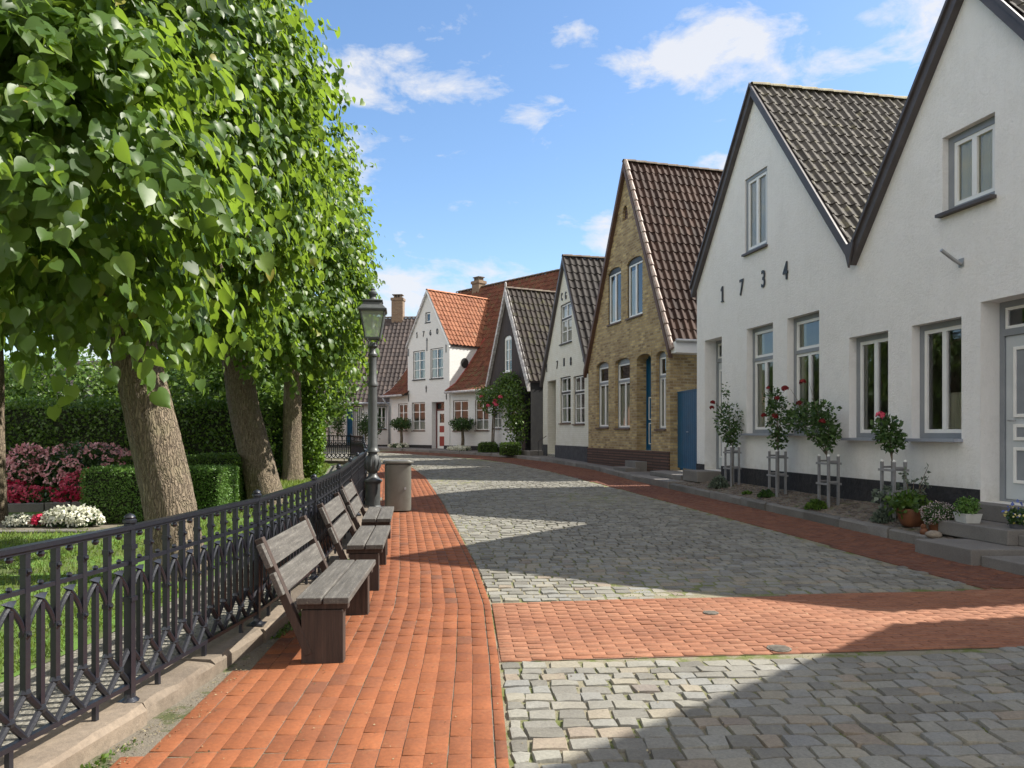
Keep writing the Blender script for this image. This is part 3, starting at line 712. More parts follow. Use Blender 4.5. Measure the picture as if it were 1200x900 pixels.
hedge('tall_hedge','long tall clipped dark hedge closing the garden behind the tree trunks','hedge',M['leaf_hedge'],-24,-6.3,19.6,20.9,g(20)-.02,2.28,52000,.085,101,lump=.10,fr=.16)
hedge('tall_hedge','short return of the dark hedge near the garden end by the curved fence','hedge',M['leaf_hedge'],-8.4,-6.5,22.6,25.8,g(24)-.02,2.1,12000,.085,102,lump=.09)
hedge('box_hedge','clipped box hedge block left of the near leaning trunk beside the white flowers','hedge',M['leaf_box'],-6.72,-5.45,11.7,12.7,g(12),.97,17000,.032,103,'clipped box blocks',lump=.02,fr=.03,core=.05)
hedge('box_hedge','pale sunlit box hedge block just right of the near leaning trunk','hedge',M['leaf_box'],-5.75,-4.95,12.7,13.6,g(13),.93,14000,.032,104,'clipped box blocks',lump=.02,fr=.03,core=.05)
hedge('box_hedge','taller darker box hedge block right behind the pale one','hedge',M['leaf_hedge'],-6.2,-5.25,14.3,15.5,g(15),1.08,13000,.04,105,'clipped box blocks',lump=.03,fr=.03,core=.05)
hedge('box_hedge','low box hedge behind the left block, topped by a grey stone ball','hedge',M['leaf_hedge'],-8.1,-6.6,15.2,16.2,g(16),1.02,11000,.04,106,'clipped box blocks',lump=.03,fr=.03,core=.05)
sb=MB();sb.ball((0,0,.13),.13,16,10);sb.lathe([(.10,-.02),(.10,.0),(.06,.03)],12);tag(sb.build('stone_ball',M['stone'],smooth=True,loc=(-7.0,15.3,1.0)),'round grey stone ball on the low box hedge left of the near trunk','ornament')
# trees beyond the hedge
def bgtree(label,x,y,z,rx,rz,n,seed,size=.17,group='trees beyond the hedge'):
    o=empty('garden_tree',(x,y,g(y)),0,label,'tree',group);h=z-g(y)
    link('trunk',trunk_mesh([(0,0,-.1),(.1,0,h*.6),(0,.1,h)],[.2,.15,.1],n=14,m=16,seed=seed),M['bark'],o)
    blob('crown',M['leaf_hedge'],o,(0,0,h),(rx,rx*.9,rz),n,size,seed,shell=.55,lump=.35,thin=-.45)
    return o
bgtree('rounded bright green tree top at the far left beyond the tall hedge',-16.6,27.5,2.7,2.6,1.8,9000,201)
bgtree('broad dark leafy tree beyond the hedge left of the near trunk',-12.6,27.5,2.7,2.6,1.85,9000,202)
bgtree('bushy tree beyond the hedge just right of the near trunk',-9.6,25.5,2.9,2.3,1.9,8500,203)
bgtree('pale leafy tree showing between the second and third trunks',-7.9,28.5,3.2,2.0,1.9,7500,205)
bgtree('dark low tree at the left end of the row beyond the hedge',-20.5,28.5,2.8,2.6,1.9,7500,204)

# ------------------------------------------------------------------ lawn
def build_lawn():
    n=150000;r=np.random.default_rng(5)
    y=3.0+24*r.random(n)**1.7;x=fx(y)-1.2-11*r.random(n)**1.3
    edge=fx(y)-1.15+.12*np.sin(y*3)+.08*np.sin(y*7.7)
    k=(x<edge)
    # leave the beds and the bare path free
    k&=~((x<-5.9)&(y>10.9)&(y<12.0));k&=~((x<-6.4)&(y>12)&(y<19))
    k&=~(((x+3.5)**2+(y-7.9)**2)<.25);k&=~(((x+4.8)**2+(y-14.8)**2)<.6)
    k&=~((x<-5.0)&(y>12)&(y<15.5)&(x>-6.6))
    nz=np.sin(x*2.1+1)*np.sin(y*1.7)+.6*np.sin(x*4.7)*np.sin(y*5.1+2)
    k&=(nz>-1.05+.5*r.random(n)) ;
    P=np.stack([x,y,gzn(y)+.002],1)[k];n=len(P)
    A=np.array([0,0,1.0])+r.normal(0,.45,(n,3));Nn=r.normal(0,1,(n,3));Nn[:,2]=0
    sc=.045*(1+.06*np.clip(P[:,1]-6,0,20))
    T=(np.array([(-.12,0,0),(.12,0,0),(.04,1,.15),(-.04,1,.15)]),np.array([(0,1,2,3)]))
    tone=np.clip(.5+.25*np.sin(P[:,0]*1.3)*np.sin(P[:,1]*.9)+r.normal(0,.2,n),0,1)
    o=leafobj('lawn_grass',M['grass'],T,P,A,Nn,sc*r.uniform(.6,1.3,n),tone);tag(o,'short mown bright green lawn behind the iron fence','grass',kind='stuff')
build_lawn()
def build_moss_tufts():
    # tiny weeds growing in joints
    r=np.random.default_rng(8);n=9000
    x=r.uniform(0,6,n);y=r.uniform(3.2,8.5,n)
    k=(vnoise(np.stack([x,y,0*x],1)*1.0,1.6,3)+.6*vnoise(np.stack([x,y,0*x],1),6,4)>.35)&((y<bandlo(x))|(y>bandhi(x)))&(x>pe(y)+.05)
    # only near row joints: snap to clumps
    P=np.stack([x,y,gzn(y)-.010],1)[k];n=len(P)
    A=r.normal(0,.6,(n,3))+np.array([0,0,.7]);Nn=r.normal(0,1,(n,3))
    o=leafobj('joint_weeds',M['grass'],SMALL,P,A,Nn,.014*r.uniform(.5,1.2,n),r.random(n));tag(o,'small weeds and moss growing in the cobble joints','weeds',kind='stuff')
build_moss_tufts()
def kerb_weeds():
    r=np.random.default_rng(18);n=5200
    y=3.0+12*r.random(n)**1.6;x=fx(y)+.125+np.abs(r.normal(0,.045,n))
    k=vnoise(np.stack([x*2,y,0*x],1),3.2,4)>.05
    P=np.stack([x,y,gzn(y)-.003],1)[k];n=len(P)
    A=r.normal(0,.6,(n,3))+np.array([.2,0,.8]);Nn=r.normal(0,1,(n,3))
    o=leafobj('kerb_weeds',M['leaf_hedge'],SMALL,P,A,Nn,.022*r.uniform(.4,1.4,n),r.random(n));tag(o,'tiny weeds and crumbs along the foot of the garden kerb','weeds',kind='stuff')
kerb_weeds()
def grit():
    r=np.random.default_rng(28);n=2600
    y=3.2+9*r.random(n)**1.5;x=np.where(r.random(n)<.6,fx(y)+.15+np.abs(r.normal(0,.12,n)),fx(y)+.2+r.random(n)*4.5)
    P=np.stack([x,y,gzn(y)+.007],1);A=r.normal(0,1,(n,3));A[:,2]*=.2;Nn=np.array([0,0,1.])+r.normal(0,.3,(n,3))
    o=leafobj('street_litter',M['litter'],SMALL,P,A,Nn,r.choice([.006,.009,.014],n),r.random(n));tag(o,'dry crumbs of leaf and grit lying on the paving','debris',kind='stuff')
M['litter']=leafmat('dry_crumbs',[(0,(.05,.035,.02)),(.6,(.22,.17,.09)),(1,(.38,.33,.2))],(.2,.15,.06),.1,.8)
grit()
def litter_leaves():
    r=np.random.default_rng(9);n=60
    y=3.4+8*r.random(n)**1.5;x=fx(y)-r.uniform(.2,3.2,n);P=np.stack([x,y,gzn(y)+.03],1)
    A=r.normal(0,1,(n,3));A[:,2]*=.2;Nn=np.array([0,0,1.])+r.normal(0,.3,(n,3))
    o=leafobj('fallen_leaves',M['leaf'],LIME,P,A,Nn,.07*r.uniform(.5,1,n),r.uniform(.93,1,n));tag(o,'yellow fallen leaves scattered on lawn and gravel inside the fence','leaves',kind='stuff')
litter_leaves()

# ------------------------------------------------------------------ flower beds
def flowerbush(name,label,cat,cen,rad,nleaf,nflow,fm,seed,fs=.06,ls=.06,group=None,lm='leaf_dark',pedal=5,zc=None):
    o=empty(name,cen,0,label,cat,group);blob('foliage',M[lm],o,(0,0,rad[2]*.9),rad,nleaf,ls,seed,shell=.45,lump=.2,zmin=0)
    r=np.random.default_rng(seed);d=unit(r.normal(0,1,(nflow*3,3)));d=d[d[:,2]>-.25][:nflow]
    P=np.array([0,0,rad[2]*.9])+d*np.array(rad)*(1+.15*vnoise(d*3,1,seed)[:,None])*1.03
    cl=vnoise(P,5,seed+1)>-.25;P=P[cl];d=d[cl]
    i=np.repeat(np.arange(len(P)),pedal);n=len(i);A=r.normal(0,1,(n,3));Nn=d[i]+r.normal(0,.5,(n,3))+np.array([0,-.2,.3])
    leafobj('flowers',M[fm],SMALL,P[i]+r.normal(0,fs*.25,(n,3)),A,Nn,fs*r.uniform(.6,1.2,n),r.random(n),o);return o
flowerbush('rose_bush','large rose bush full of soft pink flowers behind the red flower rows','bush',(-8.75,15.6,g(15.6)),(1.1,.75,.58),6000,430,'bloom_pink',301,.075,.075)
flowerbush('rose_bush','smaller salmon pink rose bush at the left picture edge','bush',(-10.0,15.6,g(15.6)),(.5,.5,.56),2400,300,'bloom_pink',302,.075,.075)
flowerbush('rose_bush','low deep pink rose bush in front of the big pink one, by the box block','bush',(-8.1,14.6,g(14.6)),(.62,.4,.34),2000,340,'rose_pink',303,.06,.06)
for i,(x,y,w,fm,lab) in enumerate([(-10.1,14.9,.9,'bloom_red','bright red begonias in the upper row of the flower bed'),(-9.6,14.1,1.25,'rose_pink','crimson pink begonias in the lower row along the stone edging')]):
    flowerbush('begonia_row',lab,'flowers',(x,y,g(y)),(w,.28,.20),1500,520,fm,310+i,.065,.06)
flowerbush('begonia_row','crimson pink begonias continuing right at the foot of the pink bush','flowers',(-8.5,14.0,g(14)),(.7,.25,.18),1100,300,'bloom_red',315,.06,.06)
flowerbush('white_flowers','cream white begonias in front of the box block by the lawn','flowers',(-6.65,11.35,g(11.4)),(.42,.2,.15),900,330,'bloom_white',320,.06,.05)
flowerbush('red_flowers','small crimson flower clump between two white ones','flowers',(-7.13,11.35,g(11.4)),(.11,.11,.10),200,70,'bloom_red',321,.05,.045)
flowerbush('white_flowers','small silvery white flower clump left of the crimson one','flowers',(-7.42,11.35,g(11.4)),(.22,.15,.10),500,110,'bloom_white',322,.05,.045,lm='leaf_grey')
m=MB();m.prism_xy([(-14,13.4),(-6.9,13.4),(-6.7,19),(-14,19)],g(14)-.05,g(16.3)+.02);tag(m.build('flower_bed_soil',M['soil']),kind='structure')
m=MB();m.prism_xy([(-14,10.9),(-5.9,10.9),(-5.5,13.38),(-14,13.38)],g(10)-.05,g(12.2)+.012);tag(m.build('bed_path',M['dirt']),kind='structure')
kerbline('bed_edging',[(-14,12.9),(-11,13.1),(-9,13.35),(-7.6,13.6),(-6.8,14.2)],.10,.16,.5,M['kerb_grey'],side=1)
kerbline('bed_edging',[(-14,10.8),(-8,10.85),(-5.9,10.95)],.08,.05,.6,M['kerb_grey'],side=1)

# ------------------------------------------------------------------ iron fence
PL=1.64
def fence_panel_mesh():
    mb=MB();n=9;sp=PL/n
    def rail(z,w,h): mb.bar((0,0,z),(PL,0,z),w,h)
    mb.bar((0,0,.945),(PL,0,.945),.05,.022);mb.bar((0,0,.928),(PL,0,.928),.034,.016)
    mb.bar((0,0,.755),(PL,0,.755),.026,.020);mb.bar((0,0,.095),(PL,0,.095),.03,.024)
    for i in range(n+1):
        x=i*sp
        if 0<i<n:
            mb.bar((x,0,.30),(x,0,.93),.029,.029,(0,1,0))
            for z in(.56,.84): mb.box(x-.018,x+.018,-.018,.018,z-.012,z+.012);
            mb.ball((x,-.022,.84),.011,6,4);mb.ball((x,-.022,.56),.010,6,4)
        if i<n:
            xm=x+sp/2
            mb.bar((xm,0,.20),(xm,0,.68),.025,.025,(0,1,0))
            mb.ball((xm,0,.905),.018,6,4)
            mb.ball((xm,0,.775),.014,6,4)
            # pointed arch
            for s_ in(-1,1):
                pts=[]
                for q in range(7):
                    t=q/6;ax=xm+s_*(sp/2)*(1-t)*1.0;az=.55+.155*math.sin(t*math.pi/2)
                    if t<1: az=.55+.155*(1-(1-t)**2)**.75
                    pts.append((xm+s_*(sp/2-.008)*(1-t**1.6),0,.55+.150*t**.85))
                mb.tube(pts,.0125,6)
            mb.add([(xm-.045,0,.722),(xm,-.02,.700),(xm+.045,0,.722),(xm,.02,.700),(xm,0,.728),(xm,0,.692)],[(0,1,4),(1,2,4),(2,3,4),(3,0,4),(1,0,5),(2,1,5),(3,2,5),(0,3,5)])
    # diagonal lattice
    h0,h1=.10,.30;dx=sp
    x=-dx
    while x<PL+.001:
        for (a,b) in(((x,h0),(x+dx,h1)),((x+dx,h0),(x,h1))):
            (xa,za),(xb,zb)=a,b
            # clip
            def cl(xa,za,xb,zb):
                if xa>xb: xa,za,xb,zb=xb,zb,xa,za
                if xa<0: za+=(zb-za)*(-xa)/(xb-xa);xa=0
                if xb>PL: zb=za+(zb-za)*(PL-xa)/(xb-xa);xb=PL
                return xa,za,xb,zb
            if max(xa,xb)<=0 or min(xa,xb)>=PL: continue
            xa,za,xb,zb=cl(xa,za,xb,zb)
            if xb-xa>.01: mb.tube([(xa,0,za),(xb,0,zb)],.016,6)
        x+=dx
    for i in range(2*n+1):
        x=i*sp/2
        if .02<x<PL-.02:
            mb.ball((x,0,.30 if i%2==0 else .20),.026,6,4)
            if i%6==3: mb.box(x-.012,x+.012,-.012,.012,.0,.09)
    return mb
def fence_post_mesh():
    mb=MB();mb.box(-.021,.021,-.021,.021,.02,.985)
    mb.lathe([(.05,0),(.05,.012),(.03,.03),(.026,.05)],8);mb.box(-.06,.06,-.06,.06,-.015,.008)
    mb.lathe([(.022,.965),(.036,.972),(.036,.985),(.026,.992),(.030,1.0),(.022,1.012),(.002,1.022)],10)
    for z in(.56,.755,.84): mb.box(-.028,.028,-.028,.028,z-.012,z+.012)
    return mb
fence=empty('iron_fence',(-2.06,4.05,.09),0,'black ornamental cast iron fence with pointed arches curving along the brick path','fence')
panel0=fence_panel_mesh().build('panel',M['iron'],fence,auto=35);post0=fence_post_mesh().build('post',M['iron'],fence,auto=35)
def build_fence():
    line=[(float(fx(y)),y) for y in np.arange(.8,26.9,.1)]+[(-5.45,27.4),(-5.8,27.95),(-6.4,28.3),(-7.2,28.5),(-9,28.75),(-11,28.9),(-15,29.1)]
    acc=[0]
    for a,b in zip(line,line[1:]):acc.append(acc[-1]+math.hypot(b[0]-a[0],b[1]-a[1]))
    X=[p[0] for p in line];Y=[p[1] for p in line]
    s0=float(np.interp(4.05,Y[:100],acc[:100]));s0=s0-2*PL
    first=True;k=0;s=s0
    while s+PL<acc[-1]:
        ax,ay=np.interp(s,acc,X),np.interp(s,acc,Y);bx,by=np.interp(s+PL,acc,X),np.interp(s+PL,acc,Y)
        za=gz(ax,ay)+.095;zb=gz(bx,by)+.095
        if s<0: s+=PL;continue
        p=post0 if first else post0.copy();q=panel0 if first else panel0.copy()
        if not first:COL.objects.link(p);COL.objects.link(q)
        first=False
        p.parent=fence;q.parent=fence;rz=math.atan2(by-ay,bx-ax);L=math.hypot(bx-ax,by-ay)
        p.location=(ax+2.06,ay-4.05,za-.09);p.rotation_euler=(0,0,rz)
        q.location=(ax+2.06,ay-4.05,za-.09);q.rotation_euler=(0,-math.atan2(zb-za,L),rz);q.scale=(math.hypot(L,zb-za)/PL,1,1)
        s+=PL
    p=post0.copy();COL.objects.link(p);p.location=(np.interp(s,acc,X)+2.06,np.interp(s,acc,Y)-4.05,gz(0,np.interp(s,acc,Y))+.005)
build_fence()

# ------------------------------------------------------------------ benches
def make_bench():
    o=empty('park_bench',(0,0,0))
    # local: x = towards street (front), y = length
    L=1.5
    for (a,b,z) in((.0,.165,.455),(.178,.345,.455)):
        m=MB();m.box(a,b,0,L,z-.045,z);m.build('seat_board',M['wood'],o,bevel=.006)
    # legs: slabs
    for y in(.06,L-.16):
        m=MB();m.box(.02,.30,y,y+.10,-.05,.36);m.build('leg',M['woodleg'],o,bevel=.006)
        m=MB();m.box(-.01,.33,y+.01,y+.09,.362,.408);m.build('seat_bearer',M['woodleg'],o,bevel=.005)
    d=Vector((-.235,0,.42)).normalized()
    for y in(.05,L-.13):
        m=MB();a=Vector((.07,y+.04,.06));b=Vector((-.262,y+.04,.84));m.bar(a,b,.07,.055,(1,0,0));m.build('back_support',M['woodleg'],o,bevel=.005)
    up=Vector((-.392,0,.92));nn=Vector((.92,0,.392))
    for (t0,t1) in((.50,.66),(.70,.87)):
        a=Vector((-.10,0,.46));
        p0=Vector((.045,0,0))+up*t0+Vector((.035,0,.0));p1=Vector((.045,0,0))+up*t1+Vector((.035,0,.0))
        m=MB();vs=[]
        for y in(0,L):
            for p in(p0,p1):
                for k in(0,.038): vs.append(p+nn*k+Vector((0,y,0)))
        m.add(vs,[(0,2,3,1),(4,5,7,6),(0,1,5,4),(2,6,7,3),(1,3,7,5),(0,4,6,2)])
        m.build('back_board',M['wood'],o,bevel=.005)
    return o
b0=make_bench()
for i,(x,y,a,lab) in enumerate([(-1.43,4.97,3.5,'weathered wooden park bench nearest the camera, in front of the iron fence'),(-1.57,7.12,6.5,'middle one of the three weathered wooden benches along the fence'),(-1.80,9.0,7.5,'weathered wooden bench next to the lamp post, farthest of the three')]):
    b=b0 if i==0 else copy_tree(b0)
    b.location=(x,y,gz(x,y));b.rotation_euler=(0,0,R(a));tag(b,lab,'bench','wooden benches along the fence')

# ------------------------------------------------------------------ lamp post
def build_lamp():
    x,y=-2.55,13.75;z=gz(x,y);o=empty('street_lamp',(x,y,z),R(8),'old fashioned grey iron street lamp with glazed lantern beside the litter bin','street lamp')
    m=MB();m.lathe([(.19,-.03),(.19,.03),(.17,.05),(.14,.08),(.14,.46),(.15,.50),(.18,.53),(.18,.56),(.135,.58),(.085,.64),(.075,.68),(.09,.70)],20);m.build('base',M['lampiron'],o,auto=40)
    m=MB();m.lathe([(.09,.70),(.12,.76),(.14,.86),(.125,.97),(.085,1.04),(.08,1.06)],20)
    for k in range(10):
        a=k*.628;
        m.tube([(.10*math.cos(a),.10*math.sin(a),.72),(.15*math.cos(a+.1),.15*math.sin(a+.1),.86),(.10*math.cos(a+.2),.10*math.sin(a+.2),1.0)],[.012,.026,.012],6)
    m.build('ornament',M['lampiron'],o,auto=50)
    m=MB();m.lathe([(.08,1.06),(.13,1.08),(.13,1.10),(.105,1.13),(.09,1.18),(.084,1.9),(.08,2.30),(.10,2.32),(.10,2.36),(.075,2.40),(.068,2.8),(.064,2.86),(.09,2.88),(.09,2.91),(.064,2.94),(.055,3.02),(.10,3.06),(.06,3.10),(.04,3.14)],16);m.build('pole',M['lampiron'],o,auto=40)
    m=MB()
    for k in range(4):
        a=math.pi/4+k*math.pi/2;c,s=math.cos(a),math.sin(a)
        m.tube([(.045*c,.045*s,3.02),(.12*c,.12*s,3.06),(.10*c,.10*s,3.14),(.165*c,.165*s,3.205)],.011,6)
    m.build('bracket',M['lampiron'],o,smooth=True)
    lt=MB();b,t,z0,z1=.135,.225,3.21,3.71
    for sx,sy in((1,1),(1,-1),(-1,1),(-1,-1)): lt.bar((b*sx,b*sy,z0),(t*sx,t*sy,z1),.022,.022)
    for (q,zz) in((b,z0),(t,z1)):
        for k in range(4):
            c=[(q,q),(-q,q),(-q,-q),(q,-q)];A=c[k];B=c[(k+1)%4];lt.bar((A[0],A[1],zz),(B[0],B[1],zz),.035,.03)
    lan=lt.build('lantern_frame',M['lampiron'],o)
    gm=MB();b-=.004;t-=.004
    vs=[(b,b,z0),(-b,b,z0),(-b,-b,z0),(b,-b,z0),(t,t,z1),(-t,t,z1),(-t,-t,z1),(t,-t,z1)]
    gm.add(vs,[(0,1,5,4),(1,2,6,5),(2,3,7,6),(3,0,4,7)]);gm.build('lantern_glass',M['lampglass'],lan)
    bm=MB();bm.lathe([(.02,3.55),(.035,3.5),(.03,3.42),(.012,3.38)],10);bm.build('bulb',M['white'],lan,smooth=True)
    rm=MB();
    def fr(q,zz): return [(q,q,zz),(-q,q,zz),(-q,-q,zz),(q,-q,zz)]
    lv=[fr(.265,3.715),fr(.265,3.745),fr(.24,3.76),fr(.175,3.84),fr(.165,3.88),fr(.19,3.89),fr(.19,3.91),fr(.10,3.935)]
    vs=[p for l in lv for p in l];fs=[(3,2,1,0)]
    for i in range(len(lv)-1):
        for k in range(4):fs.append((i*4+k,i*4+(k+1)%4,i*4+4+(k+1)%4,i*4+4+k))
    fs.append(tuple(len(vs)-4+k for k in range(4)));rm.add(vs,fs)
    rm.lathe([(.09,3.93),(.055,3.98),(.07,4.02),(.085,4.04),(.085,4.07),(.05,4.10),(.035,4.115),(.04,4.14),(.0,4.16)],14)
    rm.build('lantern_roof',M['lampiron'],o,auto=30)
build_lamp();bpy.data.objects['street_lamp'].scale=(.97,.97,.975)
def build_bin():
    x,y=-2.05,13.5;z=gz(x,y);o=empty('litter_bin',(x,y,z),R(12),'olive grey metal litter bin with flat overhanging lid next to the lamp post','litter bin')
    m=MB();n=24;pts=[]
    for k in range(n):
        a=2*math.pi*k/n;c,s=math.cos(a),math.sin(a);pts.append((.235*math.copysign(abs(c)**.55,c),.20*math.copysign(abs(s)**.55,s)))
    m.prism_xy(pts,.02,.84);m.build('body',M['bin'],o,auto=30,bevel=.004)
    m=MB();m.prism_xy([(a*1.17,b*1.17) for a,b in pts],.865,.90);m.prism_xy([(a*1.05,b*1.05) for a,b in pts],.90,.915);m.prism_xy([(a*.9,b*.9) for a,b in pts],.84,.865);m.build('lid',M['bin'],o,auto=30,bevel=.006)
    m=MB();m.box(.10,.13,-.205,-.19,.40,.44);m.build('lock',M['zinc'],o)
    m=MB();m.box(-.20,-.15,-.05,.05,-.02,.03);m.box(.15,.20,-.05,.05,-.02,.03);m.build('foot',M['bin'],o)
build_bin()
M['drain']=simple('rusty_grey_drain',(.16,.14,.11),(.09,.08,.065),.8,20,.5,.01)
def drain(px,py,r,lab):
    y=1.55*FPX/(py-HZ);x=(px-600)/FPX*y;z=gz(x,y)
    mb=MB();mb.lathe([(r,0),(r,.010),(r-.012,.012),(r-.02,.008)],20);
    for k in range(-2,3):mb.box(-r*.75,r*.75,k*r*.3-.008,k*r*.3+.008,.004,.013)
    tag(mb.build('drain_cover',M['drain'],loc=(x,y,z)),lab,'drain cover','drain covers in the brick band')
drain(913,761,.085,'small round iron drain cover in the lower right of the brick band');drain(833,721,.065,'small dark drain cover at the upper edge of the brick band')

# ------------------------------------------------------------------ houses
class Fac:
    def __init__(s,vp,K,Y0,z0):
        s.vp=vp;s.K=K;s.Y0=Y0;s.z0=z0;s.t=(600-vp)/FPX;s.n=math.hypot(1,s.t)
        s.O=(K/FPX-s.t*Y0,Y0,z0);s.rz=math.atan2(-1,s.t)
    def Y(s,px): return s.K/(px-s.vp)
    def x(s,px): return (s.Y0-s.Y(px))*s.n
    def xy(s,Y): return (s.Y0-Y)*s.n
    def z(s,px,py): return CAMZ+(HZ-py)/FPX*s.Y(px)-s.z0
def arch_top(a,b,z,rise):
    return lambda x:z-rise+rise*math.sqrt(max(0,1-((x-(a+b)/2)/((b-a)/2))**2)) if rise else z
def wall(top,holes,zb=0,y=0,rev=.3):
    """top: [(x,z)..]; holes: dict(a,b,z0,z1,rise,depth)"""
    mb=MB();xs=set(p[0] for p in top)
    for h in holes:
        xs|={h['a'],h['b']}
        if h.get('rise'):
            for k in range(1,8): xs.add(h['a']+(h['b']-h['a'])*k/8)
    xs=sorted(x for x in xs if top[0][0]-1e-6<=x<=top[-1][0]+1e-6)
    TX=[p[0] for p in top];TZ=[p[1] for p in top]
    def tz(x): return float(np.interp(x,TX,TZ))
    for a,b in zip(xs,xs[1:]):
        if b-a<1e-5:continue
        m=(a+b)/2;hs=sorted([h for h in holes if h['a']<m<h['b']],key=lambda h:h['z0'])
        lo=(zb,zb)
        for h in hs:
            f=arch_top(h['a'],h['b'],h['z1'],h.get('rise',0))
            if h['z0']>lo[0]+1e-4: mb.add([(a,y,lo[0]),(b,y,lo[1]),(b,y,h['z0']),(a,y,h['z0'])],[(0,1,2,3)])
            lo=(f(a),f(b))
        mb.add([(a,y,lo[0]),(b,y,lo[1]),(b,y,tz(b)),(a,y,tz(a))],[(0,1,2,3)])
    for h in holes:
        a,b,z0,z1=h['a'],h['b'],h['z0'],h['z1'];d=y+h.get('depth',.16);f=arch_top(a,b,z1,h.get('rise',0))
        mb.add([(a,y,z0),(a,d,z0),(a,d,f(a)),(a,y,f(a))],[(0,1,2,3)]);mb.add([(b,y,z0),(b,d,z0),(b,d,f(b)),(b,y,f(b))],[(3,2,1,0)])
        mb.add([(a,y,z0),(b,y,z0),(b,d,z0),(a,d,z0)],[(0,1,2,3)])
        n=8 if h.get('rise') else 1
        for k in range(n):
            p,q=a+(b-a)*k/n,a+(b-a)*(k+1)/n;mb.add([(p,y,f(p)),(q,y,f(q)),(q,d,f(q)),(p,d,f(p))],[(3,2,1,0)])
    return mb
PROF=[(0,.040),(.10,.050),(.20,.040),(.32,.010),(.55,0),(.82,.003),(.92,.018),(1.0,.040)]
def pantiles(path,l0,l1,axis,name,mat,parent,row=.36,colw=.215,keep=None,seed=1,jit=.004):
    """path: [(a,z)] from top to bottom across slope; along l0..l1; axis 'x': a is x (gable), 'y': a is y (eave roof)"""
    r=np.random.default_rng(seed);P=np.array(path,float);seg=np.hypot(*np.diff(P,axis=0).T);acc=np.concatenate([[0],np.cumsum(seg)]);T=acc[-1]
    nr=max(1,int(round(T/row)));nc=max(1,int(round((l1-l0)/colw)));rl=T/nr;cw=(l1-l0)/nc
    def at(s):
        a=np.interp(s,acc,P[:,0]);z=np.interp(s,acc,P[:,1]);a2=np.interp(min(T,s+.15),acc,P[:,0]);z2=np.interp(min(T,s+.15),acc,P[:,1]);a1=np.interp(max(0,s-.15),acc,P[:,0]);z1=np.interp(max(0,s-.15),acc,P[:,1])
        d=np.array([a2-a1,z2-z1]);d/=np.linalg.norm(d);n=np.array([-d[1],d[0]])
        if n[1]<0:n=-n
        return a,z,n
    V=[];F=[];RR=[]
    for i in range(nr):
        A0=at(i*rl);A1=at((i+1)*rl+.015)
        for c in range(nc):
            la=l0+c*cw
            if keep and not keep(la+cw/2,(A0[0]+A1[0])/2,(A0[1]+A1[1])/2):continue
            j0=r.normal(0,jit);j1=r.normal(0,jit);rr=float(np.clip(r.normal(.5,.24),0,1));b=len(V)
            for (A,lift,j) in((A0,.0,j0),(A1,.024,j1),(A1,.024,j1),(A1,-.012,j1)):
                for u,h in PROF:
                    hh=h+lift+j+.02;l=la+u*cw
                    a=A[0]+A[2][0]*hh;z=A[1]+A[2][1]*hh
                    V.append((a,l,z) if axis=='x' else (l,a,z))
            m=len(PROF)
            for k in range(m-1):
                F.append((b+k,b+k+1,b+m+k+1,b+m+k));F.append((b+2*m+k,b+2*m+k+1,b+3*m+k+1,b+3*m+k));RR+=[rr,rr]
    me=np_mesh(name,np.array(V),np.array(F),RR);me.polygons.foreach_set('use_smooth',[i%2==0 for i in range(len(F))]);return link(name,me,mat,parent)
def under_roof(mb,path,l0,l1,axis,th=.06):
    for (a,z),(a2,z2) in zip(path,path[1:]):
        if axis=='x': vs=[(a,l0,z),(a,l1,z),(a2,l1,z2),(a2,l0,z2),(a,l0,z-th),(a,l1,z-th),(a2,l1,z2-th),(a2,l0,z2-th)]
        else: vs=[(l0,a,z),(l1,a,z),(l1,a2,z2),(l0,a2,z2),(l0,a,z-th),(l1,a,z-th),(l1,a2,z2-th),(l0,a2,z2-th)]
        mb.add(vs,[(0,1,2,3),(4,7,6,5),(0,4,5,1),(1,5,6,2),(2,6,7,3),(3,7,4,0)])
def ridge(p0,p1,mat,parent,r=.10,L=.36):
    mb=MB();p0=Vector(p0);p1=Vector(p1);D=(p1-p0);n=max(1,int(D.length/L));d=D/n;u=d.normalized();sd=u.cross(Vector((0,0,1))).normalized()
    for i in range(n):
        a=p0+d*i;b=p0+d*(i+1)+u*.03;vs=[]
        for (p,rr) in((a,r*.86),(b,r*1.06)):
            for k in range(7):
                an=math.pi*k/6;vs.append(p+sd*(rr*math.cos(an))+Vector((0,0,rr*math.sin(an)*.8+random.gauss(0,.002))))
        mb.add(vs,[(k,k+1,k+8,k+7) for k in range(6)]+[tuple(range(7,14))])
    return mb.build('ridge_tiles',mat,parent,auto=40)
def barge(mb,p,q,w,y0,y1,down=True):
    """board along rake from p to q (x,z), hanging below by w (perp)"""
    dx,dz=q[0]-p[0],q[1]-p[1];L=math.hypot(dx,dz);n=(dz/L,-dx/L)
    if n[1]>0:n=(-n[0],-n[1])
    k=w/abs(n[1])
    mb.prism_xz([p,q,(q[0],q[1]-k),(p[0],p[1]-k)],y0,y1)
